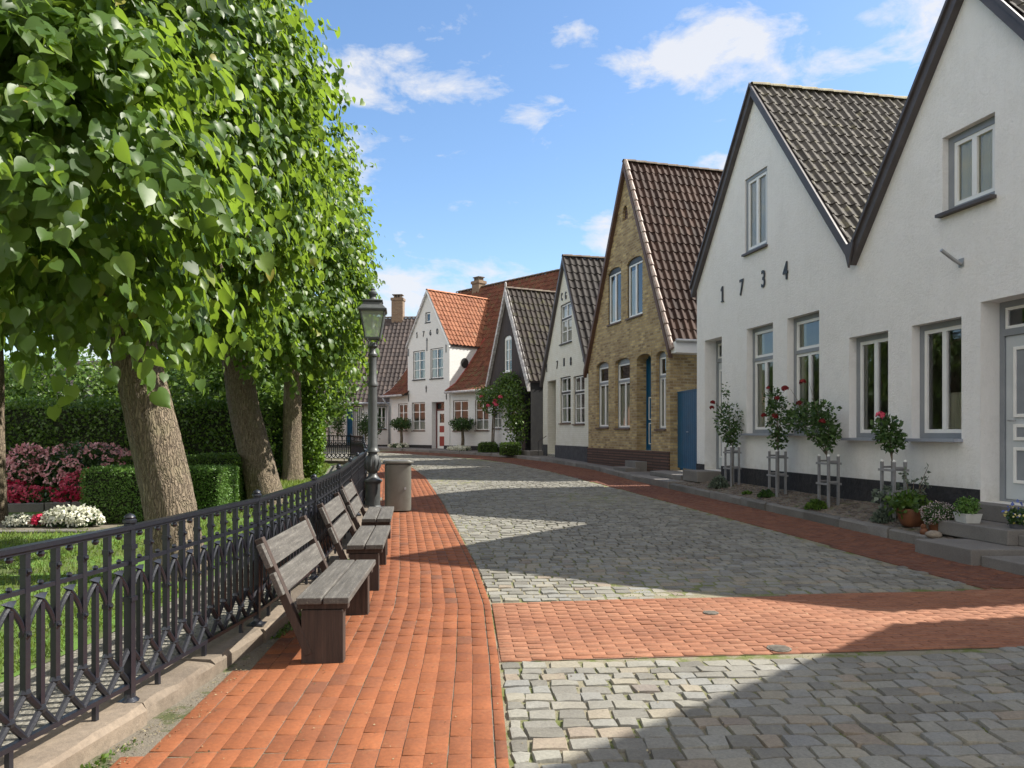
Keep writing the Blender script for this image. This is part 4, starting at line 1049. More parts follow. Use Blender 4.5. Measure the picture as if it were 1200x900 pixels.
def window(par,a,b,z0,z1,yd,outer='bluegrey',ow=.07,sash='white',cols=2,rows=1,transom=0,sill='sillgrey',sillout=.12,curtain=None,rise=0,muntin=.03,sillw=.04,silldz=0.0,swt=.055,backdark=False):
    fm=MB();y0,y1=yd-.02,yd+.06
    f=arch_top(a,b,z1,rise)
    if rise:
        zs=z1-rise
        fm.box(a,a+ow,y0,y1,z0,zs);fm.box(b-ow,b,y0,y1,z0,zs);fm.box(a+ow,b-ow,y0,y1,z0,z0+ow)
        n=10
        for k in range(n):
            p,q=a+(b-a)*k/n,a+(b-a)*(k+1)/n
            fm.prism_xz([(p,zs-ow),(q,zs-ow),(q,f(q)-.002),(p,f(p)-.002)],y0,y1)
        it=zs-ow
    else:
        fm.ring(a,b,z0,z1,ow,y0,y1);it=z1-ow
    if transom:
        zt=z0+(z1-z0)*transom;fm.box(a+ow,b-ow,y0-.008,y1-.002,zt-.035,zt+.035)
    w=fm.build('window',M[outer],par)
    A,B,Z0,Z1=a+ow,b-ow,z0+ow,it;sm=MB()
    cells=[(Z0,Z1,rows)] if not transom else [(Z0,zt-.035,rows),(zt+.035,Z1,1)]
    for (c0,c1,rw) in cells:
        top=transom and c0>Z0+.01
        sm.ring(A,B,c0,c1,swt,y0+.012,y1-.012)
        cn=cols if not(top and transom and rows==1 and cols==2) else 1
        for k in range(1,cn):
            x=A+(B-A)*k/cn;wd=swt*.75 if cn==2 else muntin/2;sm.box(x-wd,x+wd,y0+.010,y1-.014,c0+swt+.0005,c1-swt-.0005)
        for k in range(1,rw):
            z=c0+(c1-c0)*k/rw
            for q in range(cn):
                xa=A+(B-A)*q/cn+(swt if q==0 else swt*.75);xb=A+(B-A)*(q+1)/cn-(swt if q==cn-1 else swt*.75)
                sm.box(xa,xb,y0+.02,y1-.02,z-muntin/2,z+muntin/2)
    sm.build('sash',M[sash],w)
    gm=MB();gm.add([(A,yd+.022,Z0),(B,yd+.022,Z0),(B,yd+.022,Z1),(A,yd+.022,Z1)],[(0,1,2,3)]);gm.build('pane',M['glass'],w)
    if sill:
        sl=MB();zz=z0-silldz;sl.prism_xy([(a-.03,-sillout),(b+.03,-sillout),(b+.03,.0-.002),(b-.003,.0),(b-.003,yd-.025),(a+.003,yd-.025),(a+.003,0),(a-.03,-.002)],zz-sillw,zz+.004);sl.build('sill',M[sill],w)
    if curtain:
        cm=MB()
        for (f0,f1,g0,g1,cmn) in curtain:
            xa,xb=A+(B-A)*f0,A+(B-A)*f1;za,zb_=Z0+(Z1-Z0)*g0,Z0+(Z1-Z0)*g1;n=max(6,int((xb-xa)*40));vs=[]
            for k in range(n+1):
                x=xa+(xb-xa)*k/n;yy=yd+.055+.010*math.sin(k*1.3);vs+=[(x,yy,za),(x,yy,zb_)]
            cm.add(vs,[(2*k,2*k+2,2*k+3,2*k+1) for k in range(n)])
        cm.build('curtain',M[curtain[0][4]],w)
    return w
def numerals(par,items,size,y,mat='blackpaint',name='numeral',depth=.02,font_w=1.0):
    for ch,x,z in items:
        if ch=='1':
            q=MB();s_=size;q.prism_xz([(-.07*s_,0),(.07*s_,0),(.07*s_,s_),(-.03*s_,s_),(-.19*s_,.84*s_),(-.19*s_,.72*s_),(-.07*s_,.78*s_)],-.012,.012);q.prism_xz([(-.17*s_,0),(-.072*s_,0),(-.072*s_,.06*s_),(-.17*s_,.06*s_)],-.012,.012);q.prism_xz([(.072*s_,0),(.17*s_,0),(.17*s_,.06*s_),(.072*s_,.06*s_)],-.012,.012)
            q.build(name,M[mat],par,loc=(x,y,z));continue
        cu=bpy.data.curves.new('n','FONT');cu.body=ch;cu.size=size*1.38;cu.extrude=depth/2;cu.offset=.004
        to=bpy.data.objects.new('n',cu);COL.objects.link(to);bpy.context.view_layer.update()
        me=bpy.data.meshes.new_from_object(to);bpy.data.objects.remove(to)
        o=link(name,me,M[mat],par);o.location=(x-size*.33,y,z);o.rotation_euler=(R(90),0,0);o.scale=(font_w,1,1)
def hp(a,b,z0,z1,rise=0,depth=.16): return dict(a=a,b=b,z0=z0,z1=z1,rise=rise,depth=depth)
def shell(mb,x0,x1,D,zL,zR,back=None,zb=0):
    """side and rear walls"""
    mb.add([(x0,0,zb),(x0,D,zb),(x0,D,zL),(x0,0,zL)],[(0,1,2,3)]);mb.add([(x1,0,zb),(x1,0,zR),(x1,D,zR),(x1,D,zb)],[(0,1,2,3)])
    pts=back or [(x0,zL),(x1,zR)]
    mb.add([(x0,D,zb)]+[(p[0],D,p[1]) for p in pts]+[(x1,D,zb)],[tuple(range(len(pts)+2))])

# --- house with two gables, dated 1734
def build_white_house():
    F=Fac(424,7304,18.6,gz(0,12.5)+.10);zz=F.z0
    h=empty('gabled_house',F.O,F.rz,'long white rendered house with two steep gables, grey-blue windows and the date 1734','house')
    Z=lambda v:v-zz
    XW=F.xy(7.2);eL=(0,Z(5.2));p1=(F.xy(15.84),Z(8.79));va=(F.xy(12.6),Z(4.51));p2=(F.xy(10.25),Z(7.8));eR=(XW,Z(3.75))
    X=F.x;holes=[];D=.16
    w1=hp(X(875),X(905.8),Z(1.53),Z(3.78));w2=hp(X(922.5),X(960),Z(1.53),Z(3.775));w3=hp(X(995),X(1040.8),Z(1.46),Z(3.165));w4=hp(X(1068.3),X(1126.7),Z(1.46),Z(3.16))
    g1=hp(X(873),X(899),Z(5.40),Z(7.02),depth=.05);g2=hp(X(1104.3),X(1165.9),Z(4.66),Z(5.76),depth=.12)
    dL=hp(X(825.8),X(845.8),Z(.66),Z(3.77),depth=.32);dR=hp(X(1149),F.xy(8.85),Z(.63),Z(3.30),depth=.32)
    wm=wall([eL,p1,va,p2,eR],[w1,w2,w3,w4,g1,g2,dL,dR],0)
    Dp=9.0
    shell(wm,0,XW,Dp,eL[1],eR[1],[eL,p1,va,p2,eR]);wl=wm.build('wall',M['stucco'],h)
    # dark plinth, proud of the wall, cut by the doors
    pm=MB();zt=Z(.785)
    for a,b in((0,dL['a']),(dL['b'],dR['a']),(dR['b'],XW)): pm.box(a+.001,b-.001,-.022,-.002,-.35,zt)
    pm.build('plinth',M['plinth'],h,bevel=.004)
    cw=[(0,.45,0,1,'curtain'),(.8,1,0,1,'curtain')]
    window(h,w1['a'],w1['b'],w1['z0'],w1['z1'],.16,transom=.70,curtain=[(0,.3,0,1,'curtain'),(.3,1,.0,.35,'curtain')],ow=.085)
    window(h,w2['a'],w2['b'],w2['z0'],w2['z1'],.16,transom=.70,curtain=[(0,.28,0,1,'curtain'),(.72,1,0,1,'curtain')],ow=.085)
    window(h,w3['a'],w3['b'],w3['z0'],w3['z1'],.16,curtain=[(0,.1,0,1,'curtain')],ow=.085,sillout=.14)
    window(h,w4['a'],w4['b'],w4['z0'],w4['z1'],.16,curtain=[(.55,1,0,.38,'curtain')],ow=.085,sillout=.14)
    window(h,g1['a'],g1['b'],g1['z0'],g1['z1'],.05,curtain=[(0,1,0,1,'curtain')],ow=.07,sill='barge',sillout=.07)
    window(h,g2['a'],g2['b'],g2['z0'],g2['z1'],.12,curtain=[(0,1,0,1,'blind')],ow=.10,sill='barge',sillout=.10)
    # doors
    for dd in (dL,dR):
        a,b,z0,z1=dd['a'],dd['b'],dd['z0'],dd['z1'];yd=.32
        fm=MB();fm.ring(a,b,z0,z1,.08,yd-.02,yd+.07,wb=.03);zt2=z0+(z1-z0)*.845;fm.box(a+.08,b-.08,yd-.03,yd+.06,zt2-.045,zt2+.045)
        d=fm.build('door',M['bluegrey'],h)
        A,B=a+.085,b-.085
        lf=MB();lf.box(A,B,yd,yd+.045,z0+.035,zt2-.05);lf.build('door_leaf',M['doorgrey'],d)
        pn=MB();W=B-A;zl=z0+.035;H=zt2-.05-zl
        for (q0,q1) in((.50,.93),(.36,.46),(.10,.32)):
            for (s0,s1) in((.12,.88),):
                pn.ring(A+W*s0,A+W*s1,zl+H*q0,zl+H*q1,.045,yd-.022,yd-.002)
        pn.build('door_moulding',M['white'],d,bevel=.005)
        pn=MB()
        for (q0,q1) in((.50,.93),(.36,.46),(.10,.32)): pn.box(A+W*.12+.046,A+W*.88-.046,yd-.006,yd-.002,zl+H*q0+.046,zl+H*q1-.046)
        pn.build('door_panel',M['bluegrey'],d)
        tm=MB();tm.ring(A,B,zt2+.046,z1-.082,.04,yd-.012,yd+.03);tm.build('transom_sash',M['white'],d)
        gm=MB();gm.add([(A+.04,yd+.01,zt2+.08),(B-.04,yd+.01,zt2+.08),(B-.04,yd+.01,z1-.12),(A+.04,yd+.01,z1-.12)],[(0,1,2,3)]);gm.build('transom_pane',M['glass'],d)
        hm=MB();hm.tube([(A+.09,yd-.03,z0+1.08),(A+.09,yd-.06,z0+1.08),(A+.20,yd-.06,z0+1.08)],.011,8);hm.build('handle',M['zinc'],d,smooth=True)
    # roofs
    ov=.10;top1=(p1[0],p1[1]+.04);sl=[]
    for (a,b,nm) in((p1,eL,0),(p1,va,1),(p2,va,2),(p2,eR,3)):
        um=MB();dx=b[0]-a[0];dz=b[1]-a[1];ex=0 if b is va else .10
        b2=(b[0]+dx/abs(dx)*ex,b[1]+dz/abs(dx)*ex)
        under_roof(um,[(a[0],a[1]+.03),(b2[0],b2[1]+.03)],-.06,Dp+.1,'x',.05)
        rf=um.build('roof',M['barge'],h)
        pantiles([(a[0],a[1]+.035),(b2[0],b2[1]+.035)],-.08,Dp+.1,'x','roof_tiles',M['tile_dark'],rf,row=.345,colw=.20,seed=10+nm)
    ridge((p1[0],-.10,p1[1]+.07),(p1[0],Dp+.1,p1[1]+.07),M['ridge_light'],h,.11)
    ridge((p2[0],-.10,p2[1]+.07),(p2[0],Dp+.1,p2[1]+.07),M['ridge_light'],h,.11)
    def ext(a,b,e): L=math.hypot(b[0]-a[0],b[1]-a[1]);return (b[0]+(b[0]-a[0])/L*e,b[1]+(b[1]-a[1])/L*e)
    for k,(a,b) in enumerate(((p1,ext(p1,eL,.18)),(p1,va),(p2,va),(p2,ext(p2,eR,.18)))):
        m=MB();a=(a[0],a[1]+.10);b=(b[0],b[1]+.10);dy=.004*k
        barge(m,a,b,.15,-.11-dy,-.003)
        barge(m,(a[0],a[1]+.035),(b[0],b[1]+.035),.045,-.15-dy,-.112-dy)
        m.build('barge_board',M['barge'],h)
    m=MB();m.prism_xz([(va[0]-.13,va[1]+.20),(va[0]+.13,va[1]+.20),(va[0],va[1]-.2)],-.165,-.128);m.build('valley_flashing',M['barge'],h)
    its=[(c,F.x(px),F.z(px,py)) for c,px,py in(('1',847.5,354),('7',870.5,345.5),('3',896.3,336),('4',922.5,327))]
    numerals(h,its,.36,-.02,font_w=.72)
    # flag holder
    m=MB();x,z=F.x(1127),F.z(1127,308);m.box(x-.045,x+.045,-.012,-.002,z-.06,z+.06);m.tube([(x,-.01,z-.02),(x-.02,-.12,z+.05),(x-.03,-.30,z+.17)],.025,10);m.build('flag_holder',M['zinc'],h)
    return F,h
FR,HR=build_white_house()

# raised planting bed in front of it
def bedz(y,f): return (gz(0,y)+.115)*(1-f)+(gz(0,y)*.5+.36)*f
def onbed(px,c):   # point on the line X=c-.2Y seen at px
    y=c*FPX/(px-424);x=c-.2*y;f=min(1,max(0,(c-7.5)/.8));return x,y,bedz(y,f)
def build_bed():
    V=[];F=[];ys=np.arange(7.3,18.9,.12);n=10
    for j,y in enumerate(ys):
        a=float(krb(y))+.15;b=8.3-.2*y-.0
        for i in range(n+1):
            f=i/n;V.append((a+(b-a)*f,y,bedz(y,f)+random.gauss(0,.004)))
    for j in range(len(ys)-1):
        for i in range(n):k=j*(n+1)+i;F.append((k,k+1,k+n+2,k+n+1))
    tag(link('paved_verge',np_mesh('paved_verge',np.array(V),np.array(F),smooth=True),M['dirt']),kind='structure')
    # small setts on it
    cells=[]
    for y in np.arange(8.2,18.4,.115):
        a=float(krb(y))+.16;b=8.3-.2*y
        x=a+.06
        while x<b-.05:
            f=(x-a)/(b-a)
            if random.random()<.86: cells.append((x,y+random.gauss(0,.006),1,0,.10,.095,bedz(y,f)+.012+random.gauss(0,.003),random.random()))
            x+=.112
    blocks('verge_setts',M['sett'],cells,round_=False,h=.03)
M['sett']=paving('small_brown_setts',[(0,(0.120,0.096,0.080)),(.5,(0.176,0.140,0.116)),(1,(0.240,0.200,0.160))],60,dust=(0.160,0.136,0.080))
build_bed()
# far verge between kerb and houses
def far_verge():
    V=[];F=[];ys=np.arange(18.9,42.5,.4);n=4
    for y in ys:
        a=float(krb(y))+.14
        for i in range(n+1):V.append((a+3.2*i/n,y,gz(0,y)+.12+.02*i/n))
    for j in range(len(ys)-1):
        for i in range(n):k=j*(n+1)+i;F.append((k,k+1,k+n+2,k+n+1))
    tag(link('house_verge',np_mesh('house_verge',np.array(V),np.array(F)),M['step']),kind='structure')
far_verge()
# door steps of the white house
def cslab(name,c0,c1,Y0,Y1,z0,z1,lab,group,mat='step',inset=0):
    P=[(c0-.2*Y0,Y0),(c1-.2*Y0,Y0),(c1-.2*Y1,Y1),(c0-.2*Y1,Y1)];cx=sum(p[0] for p in P)/4;cy=sum(p[1] for p in P)/4
    m=MB();m.prism_xy([(p[0]-cx,p[1]-cy) for p in P],0,z1-z0);m.cur=random.random()
    o=m.build(name,M[mat],bevel=.012,loc=(cx,cy,z0));return tag(o,lab,'step',group)
cslab('stone_step',6.86,8.30,8.45,9.32,.0,.235,'lowest broad granite step at the right-hand door of the white house','granite steps of the white house')
cslab('stone_step',7.50,8.296,8.72,9.78,.2352,.415,'middle granite step carrying the white planter','granite steps of the white house')
cslab('stone_step',8.05,8.61,8.86,10.06,.4155,.628,'topmost granite door step of the white house','granite steps of the white house')
cslab('stone_step',6.95,7.75,7.62,8.43,.0,.17,'rough low stone slab at the right picture edge below the pansy pot','granite steps of the white house')
cslab('stone_step',7.62,7.98,8.44,8.715,.2355,.36,'small granite block under the pansy pot','granite steps of the white house')
cslab('stone_step',7.75,8.6,17.35,18.15,.40,.655,'brownish door step of the left-hand door of the white house','granite steps of the white house')
def slab(pts,z0,z1,lab,group,mat='step'):
    cx=sum(p[0] for p in pts)/len(pts);cy=sum(p[1] for p in pts)/len(pts);m=MB();m.prism_xy([(p[0]-cx,p[1]-cy) for p in pts],0,z1-z0)
    return tag(m.build('stone_step',M[mat],bevel=.015,loc=(cx,cy,z0)),lab,'step',group)
slab([(3.28,20.6),(3.72,17.9),(4.40,18.0),(4.0,20.9)],.15,.385,'broad low stone step before the blue gate','stone steps by the gate')
slab([(3.78,20.6),(4.12,18.3),(4.58,18.62),(4.85,19.5),(5.2,21.2),(4.5,21.3)],.386,.50,'upper stone platform before the blue gate with a sunlit streak','stone steps by the gate')
slab([(3.08,22.9),(3.30,21.9),(3.75,22.0),(3.6,23.0)],.30,.52,'lower stone step at the blue door of the yellow house','stone steps by the gate')
slab([(3.45,22.95),(3.62,22.0),(4.3,22.1),(4.1,23.1)],.40,.70,'upper stone step at the blue door of the yellow house','stone steps by the gate')

# --- hidden neighbour to the right (casts the near shadow)
def gable_house(name,label,F,xL,xR,eL,pk,eR,D,wallmat,tilemat,holes,bargemat='barge',bw=.15,ovy=.10,plinth=None,plz=.5,ridgemat='ridge_dark',row=.36,colw=.225,seed=3,h=None,tw=None,verge=None,ext_e=.12):
    if h is None:h=empty(name,F.O,F.rz,label,'house')
    p=[(xL,eL),pk,(xR,eR)];wm=wall(p,holes,-.3);shell(wm,xL,xR,D,eL,eR,p,-.3);wm.build('wall',M[wallmat],h)
    for i,(a,b) in enumerate(((pk,p[0]),(pk,p[2]))):
        L=math.hypot(b[0]-a[0],b[1]-a[1]);b2=(b[0]+(b[0]-a[0])/L*ext_e,b[1]+(b[1]-a[1])/L*ext_e);a2=(a[0],a[1]+.03);b2=(b2[0],b2[1]+.03)
        um=MB();under_roof(um,[a2,b2],-ovy+.02,D+.1,'x',.05);rf=um.build('roof',M['barge'],h)
        pantiles([a2,b2],-ovy,D+.1,'x','roof_tiles',M[tilemat],rf,row=row,colw=colw,seed=seed+i)
        m=MB();barge(m,(a2[0],a2[1]+.06+.002*i),(b2[0],b2[1]+.06),bw,-ovy-.03-.003*i,-.003);m.build('barge_board',M[bargemat[i] if isinstance(bargemat,tuple) else bargemat],h)
        if verge and verge[i]:
            vm=MB();n=int(L/.36);
            for k in range(n):
                t0,t1=k/n,(k+1.08)/n;q0=Vector((a2[0]+(b2[0]-a2[0])*t0,0,a2[1]+(b2[1]-a2[1])*t0));q1=Vector((a2[0]+(b2[0]-a2[0])*t1,0,a2[1]+(b2[1]-a2[1])*t1))
                nn=Vector((-(b2[1]-a2[1])/L,0,(b2[0]-a2[0])/L));nn=nn if nn.z>0 else -nn
                q0=q0+nn*.085;q1=q1+nn*.105;vm.tube([q0+Vector((0,-ovy+.02,0)),q1+Vector((0,-ovy+.02,0))],[.06,.075],8)
            vm.build('verge_tiles',M[verge[i]],h,auto=40)
    ridge((pk[0],-ovy-.02,pk[1]+.07),(pk[0],D+.1,pk[1]+.07),M[ridgemat],h,.11)
    if plinth:
        pm=MB();xs=[xL];dd=sorted([q for q in holes if q['z0']<plz-.05],key=lambda q:q['a'])
        segs=[];c=xL
        for q in dd: segs.append((c,q['a']));c=q['b']
        segs.append((c,xR))
        for a,b in segs:
            if b-a>.02: pm.box(a+.001,b-.001,-.045,-.003,-.35,plz)
        pm.build('plinth',M[plinth],h)
    return h
F0=Fac(424,7304,6.6,.1)
h0=gable_house('gabled_house','white gabled house beyond the right picture edge, shading the near cobbles',F0,0,6.1,3.85,(3.05,9.0),3.85,8,'stucco','tile_dark',[hp(1.0,1.9,.9,2.5),hp(3.9,4.8,.9,2.5)],plinth='plinth',plz=.6,seed=60)
window(h0,1.0,1.9,.9,2.5,.16);window(h0,3.9,4.8,.9,2.5,.16)

# --- yellow brick house
def build_yellow():
    F=Fac(340,9262,26.5,.45);zz=F.z0;Z=lambda v:v-zz;X=F.x
    XR=F.xy(20.8)
    def H(x0,x1,pt,pb,rise=.12,depth=.14): return hp(X(x0),X(x1),F.z((x0+x1)/2,pb),F.z((x0+x1)/2,pt),rise,depth)
    a=H(699,713,424.5,501);b=H(721,738,420,502);c=H(769,780.5,411.5,503);d=H(746,763,415,528,.14,.35);u=H(712.5,727.7,314,379,.14,.07);v=H(735,752.9,301.5,371,.14,.07)
    n=hp(X(729.5),X(735.6),F.z(732.5,258),F.z(732.5,241),.3,.08)
    eL=Z(3.97);eR=Z(4.11);pk=(F.xy(23.48),Z(9.95))
    h=gable_house('gabled_house','tall yellow brick house with steep brown pantile roof and blue door',F,0,XR,eL+.0,pk,eR+.0,9,'yellow_brick','tile_brown',[a,b,c,d,u,v,n],bargemat='barge_rust',bw=.12,plinth='brown_brick',plz=Z(1.02),seed=20,verge=(None,'verge_light'),row=.345,colw=.215,ext_e=.35)
    m=MB();m.box(n['a'],n['b'],.08,.10,n['z0'],n['z1']);m.build('niche_back',M['brown_brick'],h)
    for q,tr in((a,.68),(b,.68),(c,.68)):
        window(h,q['a'],q['b'],q['z0'],q['z1'],.12,outer='bluegrey',ow=.045,transom=tr,sill='sillbrown',sillout=.05,curtain=[(0,1,.0,.66,'curtain')],rise=.12,swt=.045)
    for q in(u,v):
        window(h,q['a'],q['b'],q['z0'],q['z1'],.06,outer='blackpaint',ow=.035,sill='sillbrown',sillout=.05,rise=.14,swt=.05,curtain=[(0,.5,.0,.9,'curtain')])
    yd=.35;fm=MB();fm.ring(d['a'],d['b'],d['z0'],d['z1'],.06,yd-.03,yd+.05);D=fm.build('door',M['bluepaint'],h)
    lm=MB();lm.box(d['a']+.06,d['b']-.06,yd,yd+.04,d['z0']+.05,d['z1']-.06);lm.build('door_leaf',M['bluepaint'],D)
    lm=MB();w_=d['b']-d['a']
    for q0,q1 in((.08,.36),(.40,.70)): lm.ring(d['a']+.14,d['b']-.14,d['z0']+2.3*q0,d['z0']+2.3*q1,.03,yd-.015,yd-.002)
    lm.build('door_moulding',M['white'],D)
    # brick arches over openings (soldier course)
    for q in(a,b,c,d,u,v):
        am=MB()
        f=arch_top(q['a'],q['b'],q['z1'],q['rise'])
        for k in range(9):
            x0=q['a']-.04+(q['b']-q['a']+.08)*k/9+.004;x1=q['a']-.04+(q['b']-q['a']+.08)*(k+1)/9-.004;xm=min(max((x0+x1)/2,q['a']),q['b'])
            am.prism_xz([(x0,f(xm)+.006),(x1,f(xm)+.006),(x1,f(xm)+.22),(x0,f(xm)+.22)],-.012,-.002)
        am.build('brick_arch',M['yellow_brick'],h)
    # boxed eave over the passage
    m=MB();m.box(XR-.02,XR+.42,-.05,8.8,eR-.38,eR-.08);m.build('boxed_eave',M['white'],h)
    m=MB();m.tube([(XR+.44,-.05,eR-.06),(XR+.44,8.8,eR-.06)],.055,10);m.build('gutter',M['zinc'],h,smooth=True)
    m=MB();m.box(XR*.86,XR*.90,-.02,-.003,0.1,0.9)
    return F,h
FY,HY=build_yellow()
# skylight tile glint on its roof
# rear annex behind the gate and the gate itself
def build_gate():
    o=empty('wooden_gate',(4.62,20.9,.52),math.atan2(-1.7,.22),'blue vertical board gate closing the passage between yellow and white house','gate')
    L=1.72;m=MB();n=12
    for k in range(n):
        a=k*L/n;m.cur=random.random();m.box(a+.004,a+L/n-.004,-.022,.0,.06,2.13+.0)
    m.build('boards',M['bluepaint'],o,bevel=.003)
    m=MB();m.box(0,L,.002,.05,.3,.42);m.box(0,L,.002,.05,1.75,1.87);m.box(-.03,.05,.051,.13,.0,2.1);m.box(L-.05,L+.03,.051,.13,0,2.1);m.build('frame',M['bluepaint'],o)
    m=MB();m.box(-.02,L+.02,-.035,.035,2.131,2.165);m.build('top_rail',M['bluepaint'],o)
    m=MB();m.tube([(L*.5,-.03,1.05),(L*.5,-.07,1.05),(L*.5+.1,-.07,1.05)],.012,8);m.build('handle',M['zinc'],o)
build_gate()
m=MB();m.box(0,4.5,0,.25,0,3.4);m.box(-.05,4.55,-.05,.30,3.4,3.5);tag(m.build('yard_wall',M['stucco_cream'],loc=(5.3,24.2,.4)),'pale yellow rendered yard wall behind the blue gate','wall')

# --- cream house 1786
def build_cream():
    F=Fac(360,8844,32.0,.55);zz=F.z0;Z=lambda v:v-zz;X=F.x;XR=F.xy(26.85)
    def H(x0,x1,pt,pb,depth=.10): return hp(X(x0),X(x1),F.z((x0+x1)/2,pb),F.z((x0+x1)/2,pt),0,depth)
    a=H(656.3,668.7,441.5,496);b=H(672,685,440,497);u=H(657,670,355,402,.08);d=H(641.7,651.5,446,522,.9)
    d['z0']=0.12
    h=gable_house('gabled_house','narrow cream painted house with iron numerals 1786 and grey pantile roof',F,0,XR,Z(3.74),(F.xy(29.25),Z(8.35)),Z(4.05),9,'painted_cream','tile_grey',[a,b,u,d],bargemat='barge',bw=.13,plinth='plinth_grey',plz=Z(1.05),seed=30,row=.38,colw=.25)
    for q in(a,b):window(h,q['a'],q['b'],q['z0'],q['z1'],.08,outer='blackpaint',ow=.03,rows=2,transom=.66,sill='sillbrown',sillout=.06,swt=.045,muntin=.035,curtain=[(0,.25,0,.9,'curtain'),(.75,1,0,.9,'curtain')])
    window(h,u['a'],u['b'],u['z0'],u['z1'],.06,outer='blackpaint',ow=.03,rows=2,transom=.62,sill='blackpaint',sillout=.07,swt=.045,muntin=.035,curtain=[(0,1,0,.9,'curtain')])
    m=MB();m.box(d['a'],d['b'],.9,.95,d['z0'],d['z1']);D=m.build('door',M['blackpaint'],h)
    m=MB();m.ring(d['a']+.06,d['b']-.06,d['z0']+.2,d['z1']-.25,.04,.875,.898);m.build('door_moulding',M['white'],D)
    m=MB();m.box(d['b']-.3,d['b']-.01,.18,.5,1.18,1.52);m.build('letter_box',M['blackpaint'],h,bevel=.01)
    m=MB();m.box(d['a'],d['b'],.0,.9,-.2,.115);m.box(d['a']-.3,d['b']+.1,-.35,-.05,-.3,-.02);m.build('door_step',M['step'],h)
    m=MB();m.tube([(d['a']-.35,-.30,.0),(d['a']-.35,-.30,.62),(d['a']+.2,-.12,.86)],.014,8);m.build('handrail',M['iron'],h)
    numerals(h,[(c,X(px),F.z(px,py)) for c,px,py in(('1',641.2,436),('7',653.5,432),('8',669.6,428),('6',684.8,424))],.33,-.02,font_w=.75)
    numerals(h,[(c,X(px),F.z(px,py)) for c,px,py in(('C',659,352),('G',663.5,350.5),('L',669,348.5))],.30,-.02,name='letter',font_w=.6)
    m=MB();x,z=X(661.3),F.z(661.3,428.5);m.box(x-.07,x+.07,-.03,-.003,z-.02,z+.30);m.build('wall_anchor',M['iron'],h,bevel=.02)
    return F,h
FC,HC=build_cream()

# --- dark boarded gable house
def build_boarded():
    F=Fac(150,15246,36.1,.65);zz=F.z0;Z=lambda v:v-zz;X=F.x;XR=F.xy(32.3);zs=F.z(598,456)
    eL,eR=Z(3.52),Z(3.86);pk=(F.xy(34.19),Z(8.05))
    u=hp(X(592),X(600.6),F.z(596,435.5),F.z(596,393.5),.12,.06)
    h=empty('gabled_house',F.O,F.rz,'small house with dark boarded gable, white ground floor and a white edged tile roof','house')
    xc=X(606.5)
    lo=[hp(X(578),X(587.4),F.z(583,502),F.z(583,468),0,.08),hp(X(592.5),X(604),F.z(598,503),F.z(598,468),0,.08)]
    top=[(0,eL),pk,(XR,eR)]
    # upper boarded wall: only above zs -> draw as wall with zb
    def tz(x): return float(np.interp(x,[p[0] for p in top],[p[1] for p in top]))
    if zs<min(eL,eR):
        wm=wall(top,[u],zs,y=-.05);wm.add([(0,-.05,zs),(XR,-.05,zs),(XR,1.3,zs),(0,1.3,zs)],[(3,2,1,0)])
    else:
        xa=(zs-eL)/(pk[1]-eL)*pk[0];xb=XR-(zs-eR)/(pk[1]-eR)*(XR-pk[0]) if zs>eR else XR
        wm=wall([(xa,zs+.001),pk,(xb,max(zs+.001,eR))],[u],zs,y=-.05)
        if zs>eR: pass
    wm.build('gable_boarding',M['boards'],h)
    wm=wall([(0,min(zs,eL)),(xc,min(zs,tz(xc)))],lo,-.3,y=0);wm.add([(xc,0,-.3),(xc,1.3,-.3),(xc,1.3,zs),(xc,0,zs)],[(0,1,2,3)]);wm.build('wall',M['painted_brick'],h)
    sw=MB();shell(sw,0,XR,8,eL,eR,top,-.3);sw.add([(xc,1.3,-.3),(XR,1.3,-.3),(XR,1.3,zs),(xc,1.3,zs)],[(0,1,2,3)]);sw.build('dark_side_wall',M['blackpaint'],h)
    m=MB();m.box(XR-.75,XR-.45,-.02,1.28,-.3,zs-.002);m.build('porch_post',M['blackpaint'],h)
    m=MB();m.box(xc+.3,XR-.85,1.24,1.29,.0,2.1);m.build('door',M['bluepaint'],h)
    m=MB();m.box(.001,xc-.001,-.03,-.003,-.35,F.z(590,524));m.build('plinth',M['plinth'],h)
    for q in lo: window(h,q['a'],q['b'],q['z0'],q['z1'],.06,outer='white',ow=.03,rows=3,sill='blackpaint',sillout=.06,swt=.04,muntin=.035,curtain=[(0,1,0,.3,'curtain')])
    window(h,u['a'],u['b'],u['z0'],u['z1'],.01,outer='white',ow=.04,rows=3,sill='white',sillout=.10,swt=.04,muntin=.035,rise=.12,curtain=[(0,1,.35,1,'curtain')])
    for i,b in enumerate(((0,eL),(XR,eR))):
        a2=(pk[0],pk[1]+.03);L=math.hypot(b[0]-pk[0],b[1]-pk[1]);b2=(b[0]+(b[0]-pk[0])/L*.15,b[1]+(b[1]-pk[1])/L*.15+.03)
        um=MB();under_roof(um,[a2,b2],-.12,8.1,'x',.05);rf=um.build('roof',M['barge'],h);pantiles([a2,b2],-.15,8.1,'x','roof_tiles',M['tile_greybrown'],rf,row=.38,colw=.25,seed=40+i)
        m=MB();barge(m,(a2[0],a2[1]+.10),(b2[0],b2[1]+.10),.24 if i else .12,-.20-.003*i,-.06);m.build('barge_board',M['barge_white'],h)
    ridge((pk[0],-.16,pk[1]+.07),(pk[0],8.1,pk[1]+.07),M['ridge_dark'],h,.11)
    m=MB();m.lathe([(.05,0),(.05,.25),(.02,.3)],8,(pk[0],-.15,pk[1]+.05));m.build('finial',M['barge_white'],h)
    return F,h
FB,HB=build_boarded()

